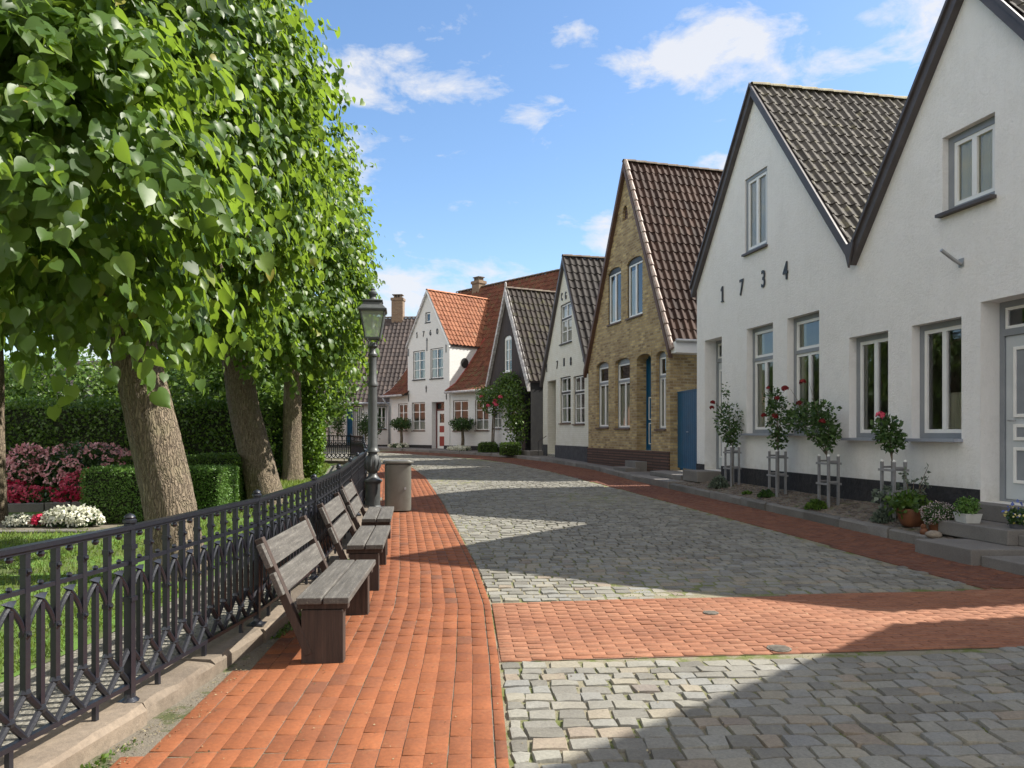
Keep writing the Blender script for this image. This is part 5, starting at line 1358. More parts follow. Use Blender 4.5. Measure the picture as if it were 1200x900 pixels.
# --- 1760 house
def build_1760():
    F=Fac(-220,28620,42.3,.62);zz=F.z0;Z=lambda v:v-zz;X=F.x
    h=empty('gabled_house',F.O,F.rz,'white painted brick house with orange tiled central gable dated 1760 and red main roof','house')
    XR=F.xy(34.9);g0,g1=X(478.6),X(527.5);ze=F.z(560,458);W=[]
    def H(x0,x1,pt,pb,depth=.09): return hp(X(x0),X(x1),F.z((x0+x1)/2,pb),F.z((x0+x1)/2,pt),0,depth)
    wl=[H(466.7,477.6,473,504.8)];wc=[H(483.2,498.7,471.5,504.8),H(484.8,498.9,411,445),H(505,520,408,443.5),H(499,505,366,378)];wr=[H(531,548.8,469,504.8),H(556.8,574.7,468,504.5)]
    d=H(506.7,521.3,471,527,.30);d['z0']=.02
    wm=wall([(0,ze),(g0,ze)],wl,-.3);wm2=wall([(g1,ze),(XR,ze)],wr,-.3)
    gl=(g0,F.z(478.6,404.5));gr=(g1,F.z(527.5,402));ap=((g0+g1)/2,F.z(501,342))
    wm3=wall([gl,ap,gr],wc+[d],-.3,y=-.04)
    for q in(wm2,wm3): wm.add(q.v,q.f)
    # cheeks of the central gable
    for x in(g0,g1): wm.add([(x,-.04,-.3),(x,3.6,-.3),(x,3.6,gl[1] if x==g0 else gr[1]),(x,-.04,gl[1] if x==g0 else gr[1])],[(0,1,2,3) if x==g0 else (3,2,1,0)])
    D=10.0
    rt=Z(10.05);rg=(5.0,rt)
    def rz_(y): return float(np.interp(y,[-.35,.35,1.1,5.0],[ze-.02,ze+.42,ze+1.25,rt]))
    for x in(0,XR):
        ys=[0,.35,1.1,5.0];wm.add([(x,0,-.3)]+[(x,y,rz_(y)-.05) for y in ys]+[(x,D,ze),(x,D,-.3)],[tuple(range(7))])
    wm.add([(0,D,-.3),(XR,D,-.3),(XR,D,ze),(0,D,ze)],[(0,1,2,3)])
    wm.build('wall',M['painted_brick'],h)
    for q in wl+wr+wc[:1]: window(h,q['a'],q['b'],q['z0'],q['z1'],.05,outer='sillbrown',ow=.03,rows=3,sill='sillbrown',sillout=.06,swt=.045,muntin=.035,curtain=[(0,1,0,.30,'curtain')])
    for q in wc[1:3]: window(h,q['a'],q['b'],q['z0'],q['z1'],.02,outer='blackpaint',ow=.03,rows=3,sill='blackpaint',sillout=.10,swt=.045,muntin=.035,curtain=[(0,.3,0,1,'curtain'),(.7,1,0,1,'curtain')])
    q=wc[3];window(h,q['a'],q['b'],q['z0'],q['z1'],.02,outer='blackpaint',ow=.04,rows=1,cols=1,sill='blackpaint',sillout=.06,swt=.05)
    m=MB();m.ring(d['a'],d['b'],d['z0'],d['z1'],.07,.24,.32);zt=d['z0']+(d['z1']-d['z0'])*.84;m.box(d['a']+.07,d['b']-.07,.24,.31,zt-.04,zt+.04);dr=m.build('door',M['maroon'],h)
    m=MB();A,B=d['a']+.075,d['b']-.075;m.box(A,B,.27,.30,d['z0']+.02,zt-.042);m.build('door_leaf',M['white'],dr)
    m=MB();w_=B-A;H_=zt-d['z0']
    for q0,q1 in((.10,.34),(.44,.60)): m.box(A+w_*.22,B-w_*.22,.262,.268,d['z0']+H_*q0,d['z0']+H_*q1)
    m.build('door_panel',M['redpaint'],dr)
    m=MB();m.box(A+w_*.25,B-w_*.25,.262,.268,d['z0']+H_*.68,d['z0']+H_*.9);m.build('door_pane',M['glass'],dr)
    m=MB();m.box(A,B,.275,.28,zt+.045,d['z1']-.075);m.build('transom_pane',M['glass'],dr)
    m=MB();m.box(d['a']-.25,d['b']+.25,-.45,-.02,-.3,.0);m.build('door_step',M['step'],h)
    pz=F.z(500,521.5)
    m=MB()
    for a,b,y in((.001,g0-.002,-.03),(g0,d['a'],-.07),(d['b'],g1,-.07),(g1+.002,XR,-.03)): m.box(a,b-.001,y,y+.028,-.35,pz)
    m.build('plinth',M['plinth'],h)
    # main roof with swept eave
    path=[(5.0,rt),(1.1,ze+1.25),(.35,ze+.42),(-.35,ze-.02)]
    def keep(l,a,z): return not(g0+.02<l<g1-.02 and a<1.9) and not (g0+.02<l<g1-.02 and False)
    rm=MB();
    for seg in((-.18,g0),(g1,XR)): under_roof(rm,path,seg[0],seg[1],'y',.05)
    under_roof(rm,[(5.0,rt),(2.2,rz_(2.2))],g0,g1,'y',.05);under_roof(rm,[(5.0,rt),(D+.3,ze-.1)],-.18,XR,'y',.05)
    rf=rm.build('roof',M['barge'],h);pantiles(path,-.2,XR,'y','roof_tiles',M['tile_red'],rf,row=.34,colw=.24,keep=keep,seed=50)
    ridge((-.2,5.0,rt+.05),(XR,5.0,rt+.05),M['ridge_dark'],h,.11)
    # verge boards on the far side
    m=MB()
    for (y0,z0),(y1,z1) in zip(path,path[1:]): m.add([(-.24,y0,z0+.10),(-.24,y1,z1+.10),(-.24,y1,z1-.12),(-.24,y0,z0-.12),(-.19,y0,z0+.10),(-.19,y1,z1+.10),(-.19,y1,z1-.12),(-.19,y0,z0-.12)],[(0,1,2,3),(7,6,5,4),(0,4,5,1),(3,2,6,7),(1,5,6,2),(0,3,7,4)])
    m.build('verge_board',M['barge_white'],h)
    # red verge flashing by the right cheek
    m=MB();pp=[(y,rz_(y)) for y in(-.35,.35,1.1,2.3)]
    for (y0,z0),(y1,z1) in zip(pp,pp[1:]): m.bar((g1+.05,y0,z0+.08),(g1+.05,y1,z1+.08),.10,.06)
    m.build('flashing',M['redpaint'],h)
    # dormer roof
    ydep=5.0*(ap[1]-ze)/(rt-ze)+1.0
    for i,b in enumerate((gl,gr)):
        L=math.hypot(b[0]-ap[0],b[1]-ap[1]);b2=(b[0]+(b[0]-ap[0])/L*.14,b[1]+(b[1]-ap[1])/L*.14)
        um=MB();under_roof(um,[(ap[0],ap[1]+.03),(b2[0],b2[1]+.03)],-.10,ydep,'x',.05);df=um.build('roof',M['barge'],h)
        pantiles([(ap[0],ap[1]+.035),(b2[0],b2[1]+.035)],-.12,ydep,'x','roof_tiles',M['tile_orange'],df,row=.33,colw=.24,seed=52+i)
        m=MB();barge(m,(ap[0],ap[1]+.08),(b2[0],b2[1]+.08),.09,-.14-.003*i,-.045);m.build('barge_board',M['barge_white'] if i==0 else M['white'],h)
    ridge((ap[0],-.13,ap[1]+.07),(ap[0],ydep,ap[1]+.07),M['tile_ridge_orange'],h,.10)
    numerals(h,[(c,X(px),F.z(px,py)) for c,px,py in(('1',489.6,396),('7',497.5,394.5),('6',505.5,393),('0',513.6,391.5))],.30,-.06,font_w=.8)
    m=MB()
    for px,py,L in((501.3,396,.7),(500.4,452,.36)):
        x,z=X(px),F.z(px,py);m.box(x-.018,x+.018,-.075,-.045,z-L,z);m.box(x-.07,x+.07,-.07,-.046,z-.14,z-.10)
    for px,py in((479.8,409),(523.6,404),(479.8,462),(524,459)):
        x,z=X(px),F.z(px,py);m.box(x-.02,x+.02,-.07,-.045,z-.4,z)
    m.build('wall_anchor',M['iron'],h)
    # round plaque on the right cheek
    m=MB();x=g1+.012;vs=[];n=20
    for k in range(n): a=2*math.pi*k/n;vs.append((x+.02,.95+.24*math.cos(a),F.z(527.5,424)+.0+.26*math.sin(a)))
    vs+= [(g1+.002,v[1],v[2]) for v in vs];m.add(vs,[tuple(range(n))]+[(k,(k+1)%n,n+(k+1)%n,n+k) for k in range(n)]);m.build('round_plaque',M['blackpaint'],h)
    # chimney on the main ridge
    O=F.O;ax=(F.t/F.n,-1/F.n);ay=(1/F.n,F.t/F.n);r_=(561-600)/FPX;b=5.0
    lx=(r_*(O[1]+b*ay[1])-(O[0]+b*ay[0]))/(ax[0]-r_*ax[1])
    chimney(h,lx,5.0,rt-.3,.75,.32,'chimney_brick')
    m=MB();gx=-.05
    m.tube([(-.3,-.42,ze-.02),(g0-.05,-.42,ze-.02)],.06,8);m.build('gutter',M['barge_white'],h,smooth=True);m=MB();m.tube([(g1+.1,-.42,ze-.02),(XR,-.42,ze-.02)],.06,8);m.build('gutter',M['barge_white'],h,smooth=True)
    m=MB();m.tube([(-.12,-.40,ze-.05),(-.05,-.25,ze-.35),(.06,-.07,ze-.55),(.06,-.07,.15)],.055,8);m.build('downpipe',M['zinc'],h,smooth=True)
    return F,h
def chimney(par,x,y,z,hgt,w,mat):
    m=MB();m.box(x-w,x+w,y-w*.8,y+w*.8,z,z+hgt);m.box(x-w-.05,x+w+.05,y-w*.8-.05,y+w*.8+.05,z+hgt-.18,z+hgt-.02)
    c=m.build('chimney',M[mat],par)
    m=MB()
    for sx in(-.5,0,.5):
        m.box(x+w*sx-.05,x+w*sx+.05,y-w*.6,y+w*.6,z+hgt+.001,z+hgt+.18)
    m.box(x-w*.9,x+w*.9,y-w*.7,y+w*.7,z+hgt+.18,z+hgt+.23);m.build('chimney_cap',M['ridge_dark'],c)
M['tile_ridge_orange']=simple('orange_ridge',(.48,.19,.09),(.34,.14,.07),.8,6,.3,.01)
F6,H6=build_1760()

# --- far white house with dark roof
def build_far():
    O=(-19.5,46.4,.70);ang=math.atan2(-.9,12.1);h=empty('eaves_house',O,ang,'low white house with a large dark tiled roof and brick chimney behind the lamp','house')
    W=14.2;ca,sa=math.cos(ang),math.sin(ang)
    def X(px,b=0):
        r_=(px-600)/FPX;ox,oy=O[0]-b*sa,O[1]+b*ca;return (r_*oy-ox)/(ca-r_*sa)
    def Z(py,Y=46): return CAMZ+(HZ-py)/FPX*Y-O[2]
    ze=Z(471.5);rt=Z(374.5,50.6);y0,y1=Z(504),Z(476)
    hs=[hp(X(375.5),X(386),Z(505),y1,0,.1),hp(X(406),X(413.5),.05,y1,0,.25),hp(X(414),X(426),.3,y1,0,.1),hp(X(441),X(453),Z(503),y1,0,.1),hp(X(330),X(345),Z(505),y1,0,.1)]
    wm=wall([(0,ze),(W,ze)],hs,-.3)
    for x in(0,W): wm.add([(x,0,-.3),(x,0,ze),(x,4.6,rt),(x,9.2,ze),(x,9.2,-.3)],[(0,1,2,3,4)])
    wm.add([(0,9.2,-.3),(W,9.2,-.3),(W,9.2,ze),(0,9.2,ze)],[(0,1,2,3)]);wm.build('wall',M['painted_brick'],h)
    for q in(hs[0],hs[3],hs[4]): window(h,q['a'],q['b'],q['z0'],q['z1'],.06,outer='bluegrey',ow=.06,rows=2,sill='sillbrown',sillout=.06,swt=.05,curtain=[(0,1,0,.35,'curtain')])
    q=hs[2];window(h,q['a'],q['b'],q['z0'],q['z1'],.06,outer='blackpaint',ow=.06,rows=1,cols=4,sill=None,swt=.05,muntin=.05)
    q=hs[1];m=MB();m.ring(q['a'],q['b'],q['z0'],q['z1'],.05,.16,.24);d=m.build('door',M['bluepaint'],h);m=MB();m.box(q['a']+.05,q['b']-.05,.2,.23,q['z0']+.05,q['z1']-.05);m.build('door_leaf',M['bluepaint'],d)
    m=MB();m.box(0,W,-.03,-.003,-.35,Z(521));m.build('plinth',M['plinth'],h)
    path=[(4.6,rt),(-.4,ze-.1)];rm=MB();under_roof(rm,path,-.1,W+.15,'y',.05);under_roof(rm,[(4.6,rt),(9.5,ze-.1)],-.1,W+.15,'y',.05);rf=rm.build('roof',M['barge'],h)
    pantiles(path,-.1,W+.15,'y','roof_tiles',M['tile_black'],rf,row=.37,colw=.27,seed=70);ridge((-.1,4.6,rt+.05),(W+.15,4.6,rt+.05),M['ridge_dark'],h,.11)
    lx=X(466.5,4.6);chimney(h,lx,4.6,rt-.4,1.75,.38,'chimney_brick')
    m=MB();m.tube([(-.1,-.46,ze-.1),(W+.1,-.46,ze-.1)],.06,8);m.build('gutter',M['zinc'],h,smooth=True)
    for px in(385.5,): 
        m=MB();m.tube([(X(px),-.40,ze-.1),(X(px),-.08,ze-.4),(X(px),-.08,.1)],.06,8);m.build('downpipe',M['zinc'],h,smooth=True)
build_far()
# brick house glimpsed beyond the hedge
def build_glimpse():
    O=(-27,36,.6);h=empty('brick_house',O,0,'red brick house glimpsed through the trees beyond the tall hedge','house');W,D,ze,rt=13,8,2.6,4.75
    hs=[hp(2+3.6*k,3.2+3.6*k,.9,2.2,0,.1) for k in range(3)]
    wm=wall([(0,ze),(W,ze)],hs,-.3)
    for x in(0,W): wm.add([(x,0,-.3),(x,0,ze),(x,4,rt),(x,8,ze),(x,8,-.3)],[(0,1,2,3,4)])
    wm.build('wall',M['red_brick'],h)
    for q in hs: window(h,q['a'],q['b'],q['z0'],q['z1'],.06,outer='white',sill=None)
    rm=MB();p=[(4,rt),(-.4,ze-.15)];under_roof(rm,p,-.2,W+.2,'y');under_roof(rm,[(4,rt),(8.4,ze-.15)],-.2,W+.2,'y');rf=rm.build('roof',M['barge'],h);pantiles(p,-.2,W+.2,'y','roof_tiles',M['tile_grey'],rf,row=.4,colw=.3,seed=71)
build_glimpse()

# ------------------------------------------------------------------ roses with supports, pots
def support(x,y,z,lab,hgt=.84):
    o=empty('plant_support',(x,y,z),math.atan2(-1,.2),lab,'plant support','grey rose supports along the wall')
    w=.13
    for sx,sy in((-1,-1),(1,-1),(1,1),(-1,1)):
        m=MB();m.box(sx*w-.018,sx*w+.018,sy*w*.7-.018,sy*w*.7+.018,-.05,hgt);m.build('stake',M['stake'],o)
        m=MB();m.ball((sx*w,sy*w*.7,hgt+.008),.024,10,6);m.build('stake_cap',M['white'],o,smooth=True)
    for z_ in(.36,.70):
        m=MB()
        for sy in(-1,1): m.box(-w-.05,w+.05,sy*(w*.7+.024)-.006,sy*(w*.7+.024)+.006,z_,z_+.035)
        for sx in(-1,1): m.box(sx*(w+.024)-.006,sx*(w+.024)+.006,-w*.7,w*.7,z_+.04,z_+.07)
        m.build('crossbar',M['stake'],o)
    return o
def rose_flower(par,p,r,mat,seed):
    q=np.random.default_rng(seed);n=26;t=q.random(n);a=q.uniform(0,6.28,n);d=np.stack([np.cos(a)*np.sqrt(t),np.sin(a)*np.sqrt(t),1.1-t],1);d=unit(d+q.normal(0,.15,(n,3)))
    P=np.array(p)+d*r*.45*np.array([1,1,.8]);A=np.cross(d,q.normal(0,1,(n,3)));return leafobj('flower',M[mat],FOLD,P-unit(A)*r*.35,A,d,np.full(n,r*.85),q.random(n),par)
def rosebush(px,c,lab,blobs,flowers,fm,seed,stems=4,size=.072):
    x,y,z=onbed(px,c);o=empty('rose_tree',(x,y,z),0,lab,'rose','standard roses along the wall')
    def L(qx,qy): # point in the vertical plane parallel to wall at c
        yy=c*FPX/(qx-424);return np.array([c-.2*yy-x,yy-y,CAMZ+(HZ-qy)/FPX*yy-z])
    r=random.Random(seed);m=MB()
    top=L(*blobs[0][:2])
    m.tube([(0,0,-.05),(.01,.01,.4),(top[0]*.3,top[1]*.3,.85),tuple(top)],[.014,.012,.010,.006],6)
    for b in blobs+[(f[0],f[1]) for f in flowers]:
        e=L(b[0],b[1]);mid=np.array([top[0]*.3,top[1]*.3,.85]);k=(mid+e)/2+np.array([r.gauss(0,.02),r.gauss(0,.02),.05]);m.tube([tuple(mid),tuple(k),tuple(e)],[.008,.006,.003],5)
    m.build('stem',M['bark'],o,smooth=True)
    P=[];A=[];Nn=[];rg=np.random.default_rng(seed)
    for (bx,by,rx,rzz,n) in blobs+[(px,514,.16,.18,150)]:
        rx*=1.12;rzz*=1.12;n=int(n*1.1);c0=L(bx,by);d=unit(rg.normal(0,1,(n,3)));rr=rg.random(n)**.45;P.append(c0+d*rr[:,None]*np.array([rx*.9,rx*.9,rzz])+0);A.append(d+rg.normal(0,.6,(n,3)));Nn.append(rg.normal(0,.7,(n,3))+np.array([-.3,-.3,.6]))
    P=np.concatenate(P);n=len(P);lim=(8.27-.2*(P[:,1]+y))-x;P[:,0]=np.minimum(P[:,0],lim)
    leafobj('foliage',M['leaf_dark'],FOLD,P,np.concatenate(A),np.concatenate(Nn),size*rg.uniform(.6,1.2,n),rg.random(n),o)
    for i,(fx_,fy_,r_) in enumerate(flowers): rose_flower(o,L(fx_,fy_)+np.array([-.12,-.03,0]),r_*1.15,fm,seed*10+i)
    return o
RS=[(858,8.02,'leafy standard rose next to the left-hand door, with two dark red blooms at its left',[(855,495,.28,.40,420),(845,490,.16,.3,110),(851,460,.07,.2,40)],[(841,472,.085),(840,478,.08)],'rose_red'),
    (911,7.92,'slim standard rose with clustered red blooms below the second tall window',[(912,490,.22,.42,330),(908,470,.2,.25,140)],[(907,455,.06),(917,467,.075),(902,487,.08),(915,488,.09)],'rose_red'),
    (971,7.84,'widest standard rose, arching left with four scattered red blooms',[(964,503,.28,.26,420),(948,488,.34,.26,380),(932,492,.22,.2,170),(962,480,.3,.14,110)],[(926.5,456,.10),(948,448,.085),(944,473,.085),(971,494,.08)],'rose_red'),
    (1047,7.80,'small standard rose with one bright pink bloom between the two low windows',[(1042,507,.20,.24,300),(1030,502,.12,.10,70)],[(1040,487,.095)],'rose_pink')]
SL=['grey stake frame around the rose by the left-hand door','grey stake frame around the slim rose under the tall windows','grey stake frame around the widest rose','grey stake frame around the small pink rose']
for i,(px,c,lab,bl,fl,fm) in enumerate(RS):
    x,y,z=onbed(px,c);support(x,y,z,SL[i]);rosebush(px,c,lab,bl,fl,fm,400+i)
def tuft(px,c,rx,rz_,n,mat,lab,seed,dz=0,size=.05,group='low tufts in the verge'):
    x,y,z=onbed(px,c);o=empty('low_plant',(x,y,z),0,lab,'plant',group)
    r=np.random.default_rng(seed);a=r.uniform(0,6.28,n);t=r.random(n)**.6
    P=np.stack([np.cos(a)*t*rx*.9,np.sin(a)*t*rx*.9,rz_*(1-t**2)*r.random(n)**.6],1);A=np.stack([np.cos(a)*.5,np.sin(a)*.5,np.ones(n)*.8],1)+r.normal(0,.35,(n,3))
    leafobj('foliage',M[mat],SMALL,P,A,r.normal(0,1,(n,3)),size*r.uniform(.6,1.3,n),r.random(n),o)
    m=MB();m.lathe([(rx*.5,-.02),(rx*.6,.01),(rx*.3,rz_*.3)],10);m.build('crown_base',M['twig'],o,smooth=True);return o
tuft(843,7.75,.24,.26,700,'leaf_grey','grey-green tuft with a pale bloom beside the first rose support',501)
tuft(898,7.72,.17,.13,450,'leaf_dark','small dark tuft at the foot of the slim rose',502)
tuft(957,7.62,.20,.15,560,'leaf_hedge','low green tuft near the kerb below the widest rose',503)
tuft(1035,7.62,.17,.22,600,'leaf_grey','grey-green lavender tuft left of the terracotta bowl',504)
tuft(876,7.68,.1,.05,130,'leaf_hedge','tiny sprig of green between first and second rose supports',505)
def pot(x,y,z,prof,mat,lab,name='flower_pot',n=20,soil=None):
    m=MB();m.lathe(prof,n);o=m.build(name,M[mat],loc=(x,y,z),auto=40);tag(o,lab,'pot');return o
# terracotta bowl with big plant
x,y,z=onbed(1069,7.66)
pot(x,y,z,[(.10,0),(.14,.03),(.19,.14),(.205,.24),(.20,.26),(.18,.25),(.17,.2)],'terracotta','round terracotta bowl with embossed pattern holding a leafy plant')
o=empty('potted_plant',(x,y,z+.22),0,'tall loose leafy plant growing from the terracotta bowl','plant')
blob('foliage',M['leaf_hedge'],o,(-.04,.0,.10),(.30,.26,.15),420,.085,510,shell=.2)
rg=np.random.default_rng(511);P=[];A=[];mm=MB()
for k in range(6):
    a=rg.uniform(0,6.28);e=np.array([.16*math.cos(a)+.05,.16*math.sin(a),.35+.3*rg.random()]);mm.tube([(0,0,0),tuple(e*.5+np.array([0,0,.05])),tuple(e)],[.007,.005,.003],5)
    for q in range(16): t=rg.random()**.6;P.append(e*t+rg.normal(0,.02,3));A.append(rg.normal(0,1,3)+np.array([0,0,.3]))
mm.build('stem',M['bark'],o);P=np.array(P);leafobj('leaves',M['leaf_grey'],FOLD,P,np.array(A),rg.normal(0,1,(len(P),3))+[0,0,1],np.full(len(P),.06),rg.random(len(P)),o)
x,y,z=onbed(1052,7.9);pot(x,y,z,[(.10,0),(.13,.16),(.14,.17),(.12,.17)],'greypot','plain grey pot tucked behind the terracotta bowl')
o=empty('potted_plant',(x,y,z+.15),0,'bushy green plant in the grey pot behind the bowl','plant');blob('foliage',M['leaf_grey'],o,(-.05,0,.16),(.27,.22,.16),380,.08,512,shell=.2)
x,y,z=onbed(1101,7.62)
pot(x,y,z,[(.11,0),(.14,.14),(.15,.15),(.13,.15)],'terracotta','plain terracotta pot under the heather mound')
o=empty('potted_plant',(x,y,z+.14),0,'round heather mound with dull pink and white blossom','plant');blob('foliage',M['leaf_dark'],o,(0,0,.10),(.22,.2,.15),1100,.035,513,shell=.5);blob('blossom',M['bloom_heather'],o,(0,0,.11),(.23,.21,.16),900,.022,514,shell=.9)
x,y,z=onbed(1083,7.42)
m=MB();m.ball((0,0,.05),.055,12,8,1.1);m.ball((-.01,0,.12),.036,12,8);m.ball((-.035,-.03,.14),.012,8,5);m.ball((.055,.01,.03),.03,8,6);tag(m.build('clay_figure',M['terracotta'],smooth=True,loc=(x,y,z+.0)),'small clay animal figure beside the step','figurine')
x,y,z=onbed(1094,7.38);m=MB();m.ball((0,0,.045),.10,12,8,.55);tag(m.build('garden_stone',M['stone'],smooth=True,loc=(x,y,z)),'rounded grey stone beside the clay figure','stone')
# white planter on middle step
def cpos(px,c): yy=c*FPX/(px-424);return c-.2*yy,yy
x,y=cpos(1134,7.66);m=MB();m.prism_xy([(-.10,-.10),(.10,-.10),(.10,.10),(-.10,.10)],0,.01)
vs=[];
for zz_,w_ in((.0,.085),(.12,.105),(.12,.095),(.10,.09)): vs+=[(-w_,-w_*1.3,zz_),(w_,-w_*1.3,zz_),(w_,w_*1.3,zz_),(-w_,w_*1.3,zz_)]
m=MB();fs=[(3,2,1,0)]
for i in range(3):
    for k in range(4): fs.append((i*4+k,i*4+(k+1)%4,i*4+4+(k+1)%4,i*4+4+k))
fs.append((12,13,14,15));m.add(vs,fs);tag(m.build('planter',M['whitepot'],loc=(x,y,.4155)),'small white ribbed planter on the middle granite step','planter')
o=empty('potted_plant',(x,y,.515),0,'bushy bright green plant in the white planter','plant');blob('foliage',M['leaf_box'],o,(0,0,.09),(.14,.17,.13),900,.035,515,shell=.4)
x,y=cpos(1193,7.78);pot(x,y,.3605,[(.07,0),(.09,.10),(.10,.11),(.08,.11)],'greypot','grey pot of pansies at the right picture edge')
o=empty('potted_plant',(x,y,.455),0,'pansies with yellow and blue flowers at the right edge','plant');blob('foliage',M['leaf_dark'],o,(0,0,.09),(.12,.13,.11),420,.04,516,shell=.4);blob('yellow_flowers',M['bloom_yellow'],o,(-.02,0,.12),(.13,.13,.10),26,.045,517,shell=.9);blob('blue_flowers',M['bloom_blue'],o,(0,0,.14),(.12,.12,.12),30,.045,518,shell=.9)
x,y=cpos(1203,8.02);pot(x,y,.4155,[(.07,0),(.09,.17),(.10,.18),(.085,.18)],'bluepaint','blue glazed pot behind the pansies')

# far front gardens
def stdshrub(F,px,off,lab,seed):
    Y=F.Y(px);x=F.K/FPX-F.t*Y-off/F.n;y=Y-off*F.t/F.n;z=gz(0,y)+.12
    o=empty('standard_shrub',(x,y,z),0,lab,'shrub','round-headed shrubs before the 1760 house')
    m=MB();m.tube([(0,0,-.1),(.03,0,.5),(0,0,1.15)],[.09,.08,.06],8);m.build('trunk',M['bark'],o,smooth=True);blob('crown',M['leaf_dark'],o,(0,0,1.3),(.65,.6,.32),1500,.09,seed,shell=.3,lump=.25)
    f=flowerbush('white_flowers','low ring of white flowers at the foot of the '+('left' if px<500 else 'right')+' round-headed shrub','flowers',(x-.1,y-.3,z),(.5,.4,.11),300,300,'bloom_white',seed+1,.08,.06)
stdshrub(F6,479,.5,'small round-headed tree left of the red and white door',601);stdshrub(F6,551,.5,'small round-headed tree with reddish leaves between the right-hand windows',603)
def climber():
    F=FB;Y=F.Y(598);o=empty('climbing_rose',(F.K/FPX-F.t*Y-.35,Y-.15,gz(0,Y)+.1),0,'large climbing rose with a few pink blooms over the dark house front','climbing rose')
    bx,by,bz=o.location
    def L(px,py,off): Yf=F.Y(px);return (F.K/FPX-F.t*Yf-off/F.n-bx,Yf-off*F.t/F.n-by,CAMZ+(HZ-py)/FPX*Yf-bz)
    m=MB()
    for px in(583,585,612): m.tube([L(px,528,.3),L(px+1,495,.3),L(px+4,465,.35)],[.04,.035,.02],6)
    m.build('stem',M['bark'],o,smooth=True)
    P=[];A=[];Nn=[];r=np.random.default_rng(620)
    for px,py,rx,rz_,n in((586,470,.7,.75,700),(595,462,.8,.55,600),(607,458,.8,.8,800),(614,475,.7,1.1,900),(616,500,.6,1.0,700),(606,446,.6,.4,350),(576,462,.4,.5,150)):
        c=np.array(L(px,py,.45));d=unit(r.normal(0,1,(n,3)));P.append(c+d*(r.random(n)**.5)[:,None]*np.array([rx,.4,rz_]));A.append(r.normal(0,1,(n,3)));Nn.append(r.normal(0,.6,(n,3))+[-.3,-.6,.4])
    P=np.concatenate(P);n=len(P);leafobj('foliage',M['leaf_hedge'],FOLD,P,np.concatenate(A),np.concatenate(Nn),.12*r.uniform(.6,1.2,n),r.random(n),o)
    for i,(px,py) in enumerate(((586,466),(603,470),(604,475),(602,473),(609,466),(594,476))): rose_flower(o,L(px,py,.95),.17,'rose_pink',630+i)
climber()
def lowhedge(F,px,off,w,h,lab,seed):
    Y=F.Y(px);x=F.K/FPX-F.t*Y-off/F.n;y=Y-off*F.t/F.n;z=gz(0,y)+.1
    hedge('box_hedge',lab,'hedge',M['leaf_hedge'],x-w/2,x+w/2,y-.3,y+.3,z,z+h,2600,.05,seed,'small box hedges before the houses',core=.06,lump=.03)
lowhedge(FB,584,.55,.75,.42,'small clipped box before the dark boarded house',641);lowhedge(FB,617,.8,.8,.5,'small clipped box beside the cream house steps',642)
slab([(.35,32.6),(.75,31.6),(1.8,32.0),(1.4,33.2)],.5,.78,'low stone edging by the small box and the cream house','stone steps by the gate')
def farshrub(px,Yd,hh,lab,seed,fl=None):
    x=(px-600)/FPX*Yd;z=gz(0,Yd)+.1;o=empty('rose_bush',(x,Yd,z),0,lab,'bush','bushes before the far white house')
    m=MB();m.tube([(0,0,-.1),(.02,0,hh*.5),(0,0,hh*.8)],[.04,.03,.015],6);m.build('stem',M['bark'],o);blob('foliage',M['leaf_dark'],o,(0,0,hh*.62),(.5,.4,hh*.42),900,.11,seed,shell=.2,lump=.3)
    if fl: blob('flowers',M[fl],o,(0,-.1,hh*.75),(.5,.4,hh*.35),30,.12,seed+1,shell=.9)
farshrub(396,44.6,2.2,'bush against the white wall left of the far blue door',651)
farshrub(428,43.2,1.9,'white flowering rose bush right of the far blue door',652,'bloom_white')
farshrub(439,43.2,2.0,'green rose bush under the far right window, beside the downpipe',654)

# ------------------------------------------------------------------ sky, sun, camera
sun_dir=Vector((.97,.17,1.0)).normalized()
el=math.asin(sun_dir.z);az=math.atan2(sun_dir.x,sun_dir.y)
w=bpy.data.worlds.new("World");S.world=w;w.use_nodes=True;nt=w.node_tree;nt.nodes.clear()
out=nt.nodes.new('ShaderNodeOutputWorld');bg=nt.nodes.new('ShaderNodeBackground')
sky=nt.nodes.new('ShaderNodeTexSky');sky.sky_type='NISHITA';sky.sun_disc=False;sky.sun_elevation=el;sky.sun_rotation=az;sky.air_density=1.0;sky.dust_density=.6;sky.ozone_density=2.0
tc=nt.nodes.new('ShaderNodeTexCoord');sp=nt.nodes.new('ShaderNodeSeparateXYZ');nt.links.new(tc.outputs['Generated'],sp.inputs[0])
def mth(op,a,b=None,c=None):
    n=nt.nodes.new('ShaderNodeMath');n.operation=op
    for i,x in enumerate((a,b,c)):
        if x is None:continue
        if hasattr(x,'links'):nt.links.new(x,n.inputs[i])
        else:n.inputs[i].default_value=x
    return n.outputs[0]
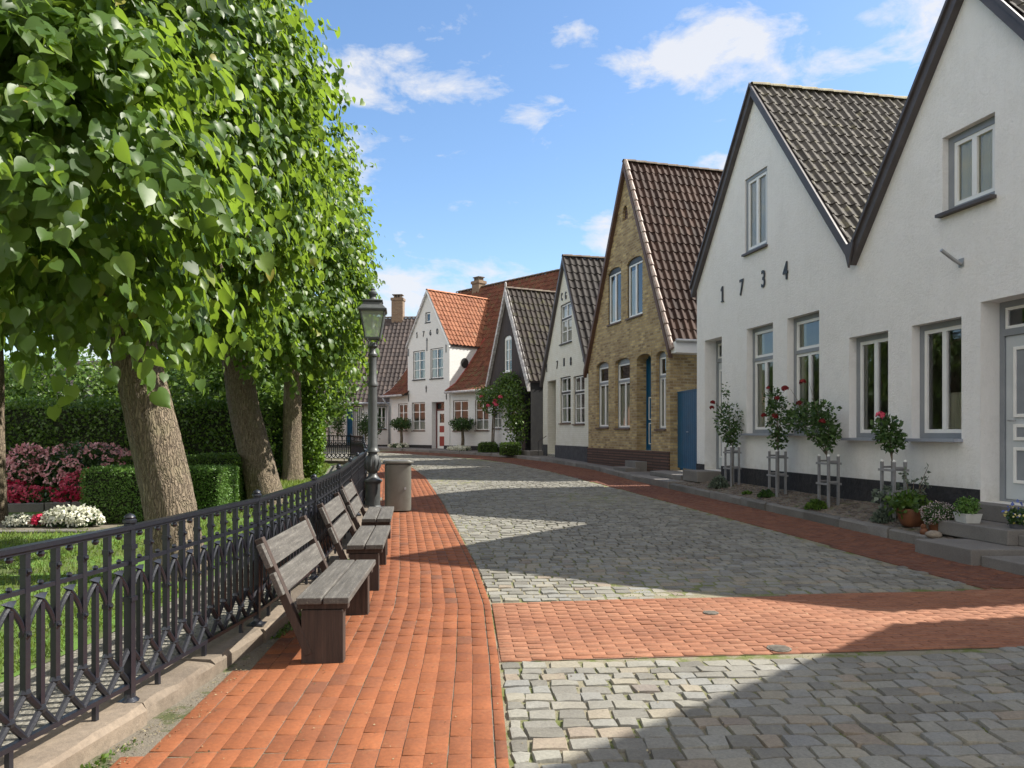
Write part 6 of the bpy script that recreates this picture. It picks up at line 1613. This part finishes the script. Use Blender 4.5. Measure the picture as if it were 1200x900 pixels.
# cloud masks fixed on the sky sphere: azimuth (from +Y) and elevation tangent
U=mth('ARCTAN2',sp.outputs[0],sp.outputs[1]);hyp=mth('SQRT',mth('ADD',mth('MULTIPLY',sp.outputs[0],sp.outputs[0]),mth('MULTIPLY',sp.outputs[1],sp.outputs[1])));VV=mth('ARCTAN2',sp.outputs[2],hyp)
def cloud(px,py,rx,ry,amp=1.0,tilt=0.0):
    u=math.atan2(px-600,FPX);v=math.atan2(HZ-py,math.hypot(px-600,FPX));su=rx/FPX*math.cos(u);sv=ry/FPX*math.cos(v)
    du=mth('SUBTRACT',U,u);dv=mth('SUBTRACT',mth('SUBTRACT',VV,v),mth('MULTIPLY',du,tilt));a=mth('DIVIDE',du,su);b=mth('DIVIDE',dv,sv)
    r2=mth('ADD',mth('MULTIPLY',a,a),mth('MULTIPLY',b,b));return mth('MULTIPLY',mth('MAXIMUM',mth('SUBTRACT',1.0,r2),-1.2),amp)
cl=None
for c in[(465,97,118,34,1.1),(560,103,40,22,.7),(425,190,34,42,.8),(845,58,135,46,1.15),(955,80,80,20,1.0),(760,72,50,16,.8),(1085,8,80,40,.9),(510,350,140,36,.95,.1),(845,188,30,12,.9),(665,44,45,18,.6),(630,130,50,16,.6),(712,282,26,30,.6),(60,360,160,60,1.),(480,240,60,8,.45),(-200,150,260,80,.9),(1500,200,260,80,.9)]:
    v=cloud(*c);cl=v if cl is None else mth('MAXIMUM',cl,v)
nz=nt.nodes.new('ShaderNodeTexNoise');nz.inputs['Scale'].default_value=11;nz.inputs['Detail'].default_value=9;nz.inputs['Roughness'].default_value=.62;nz.inputs['Distortion'].default_value=.3
mp=nt.nodes.new('ShaderNodeMapping');mp.inputs['Scale'].default_value=(1,1,2.2);nt.links.new(tc.outputs['Generated'],mp.inputs[0]);nt.links.new(mp.outputs[0],nz.inputs['Vector'])
fac=mth('ADD',mth('MULTIPLY',cl,.42),mth('MULTIPLY',mth('SUBTRACT',nz.outputs[0],.5),2.6))
# unseen clouds added behind and overhead to lift and neutralise the shade light
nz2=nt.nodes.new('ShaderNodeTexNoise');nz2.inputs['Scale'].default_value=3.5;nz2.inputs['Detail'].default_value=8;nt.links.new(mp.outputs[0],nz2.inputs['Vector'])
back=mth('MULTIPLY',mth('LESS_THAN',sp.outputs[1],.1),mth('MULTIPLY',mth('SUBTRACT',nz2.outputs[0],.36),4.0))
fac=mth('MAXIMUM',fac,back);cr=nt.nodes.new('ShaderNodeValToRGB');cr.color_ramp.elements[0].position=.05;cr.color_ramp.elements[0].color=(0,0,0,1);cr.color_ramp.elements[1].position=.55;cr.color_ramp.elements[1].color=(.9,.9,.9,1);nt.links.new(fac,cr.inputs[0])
mx=nt.nodes.new('ShaderNodeMix');mx.data_type='RGBA';nt.links.new(cr.outputs[0],mx.inputs[0]);hs=nt.nodes.new('ShaderNodeHueSaturation');hs.inputs['Saturation'].default_value=1.10;hs.inputs['Hue'].default_value=.500;hs.inputs['Value'].default_value=.80;nt.links.new(sky.outputs[0],hs.inputs['Color']);nt.links.new(hs.outputs[0],mx.inputs[6]);cc=nt.nodes.new('ShaderNodeMix');cc.data_type='RGBA';nt.links.new(mth('LESS_THAN',sp.outputs[1],.1),cc.inputs[0]);cc.inputs[6].default_value=(3.1,3.15,3.3,1);cc.inputs[7].default_value=(5.2,4.8,4.3,1);nt.links.new(cc.outputs[2],mx.inputs[7])  # unseen clouds behind are brighter and warmer, as added fill light
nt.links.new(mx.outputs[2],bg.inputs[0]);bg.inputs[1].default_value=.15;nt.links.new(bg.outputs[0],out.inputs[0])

sl=bpy.data.lights.new('sun','SUN');sl.energy=4.9;sl.angle=R(.53);sl.color=(1,.95,.86);so=bpy.data.objects.new('sun',sl);COL.objects.link(so)
so.rotation_euler=(-sun_dir).to_track_quat('-Z','Y').to_euler();so.location=(20,5,30)
cam=bpy.data.cameras.new('camera');co_=bpy.data.objects.new('camera',cam);COL.objects.link(co_);S.camera=co_
cam.sensor_width=36;cam.lens=36*FPX/1200;cam.shift_y=57/1200;cam.clip_end=3000;cam.clip_start=.05
co_.location=(0,0,CAMZ);co_.rotation_euler=(R(90),0,0)
S.view_settings.view_transform='Standard';S.view_settings.look='None';S.view_settings.exposure=.93;S.view_settings.gamma=1
S.render.engine='CYCLES'
S.cycles.max_bounces=6;S.cycles.transparent_max_bounces=12
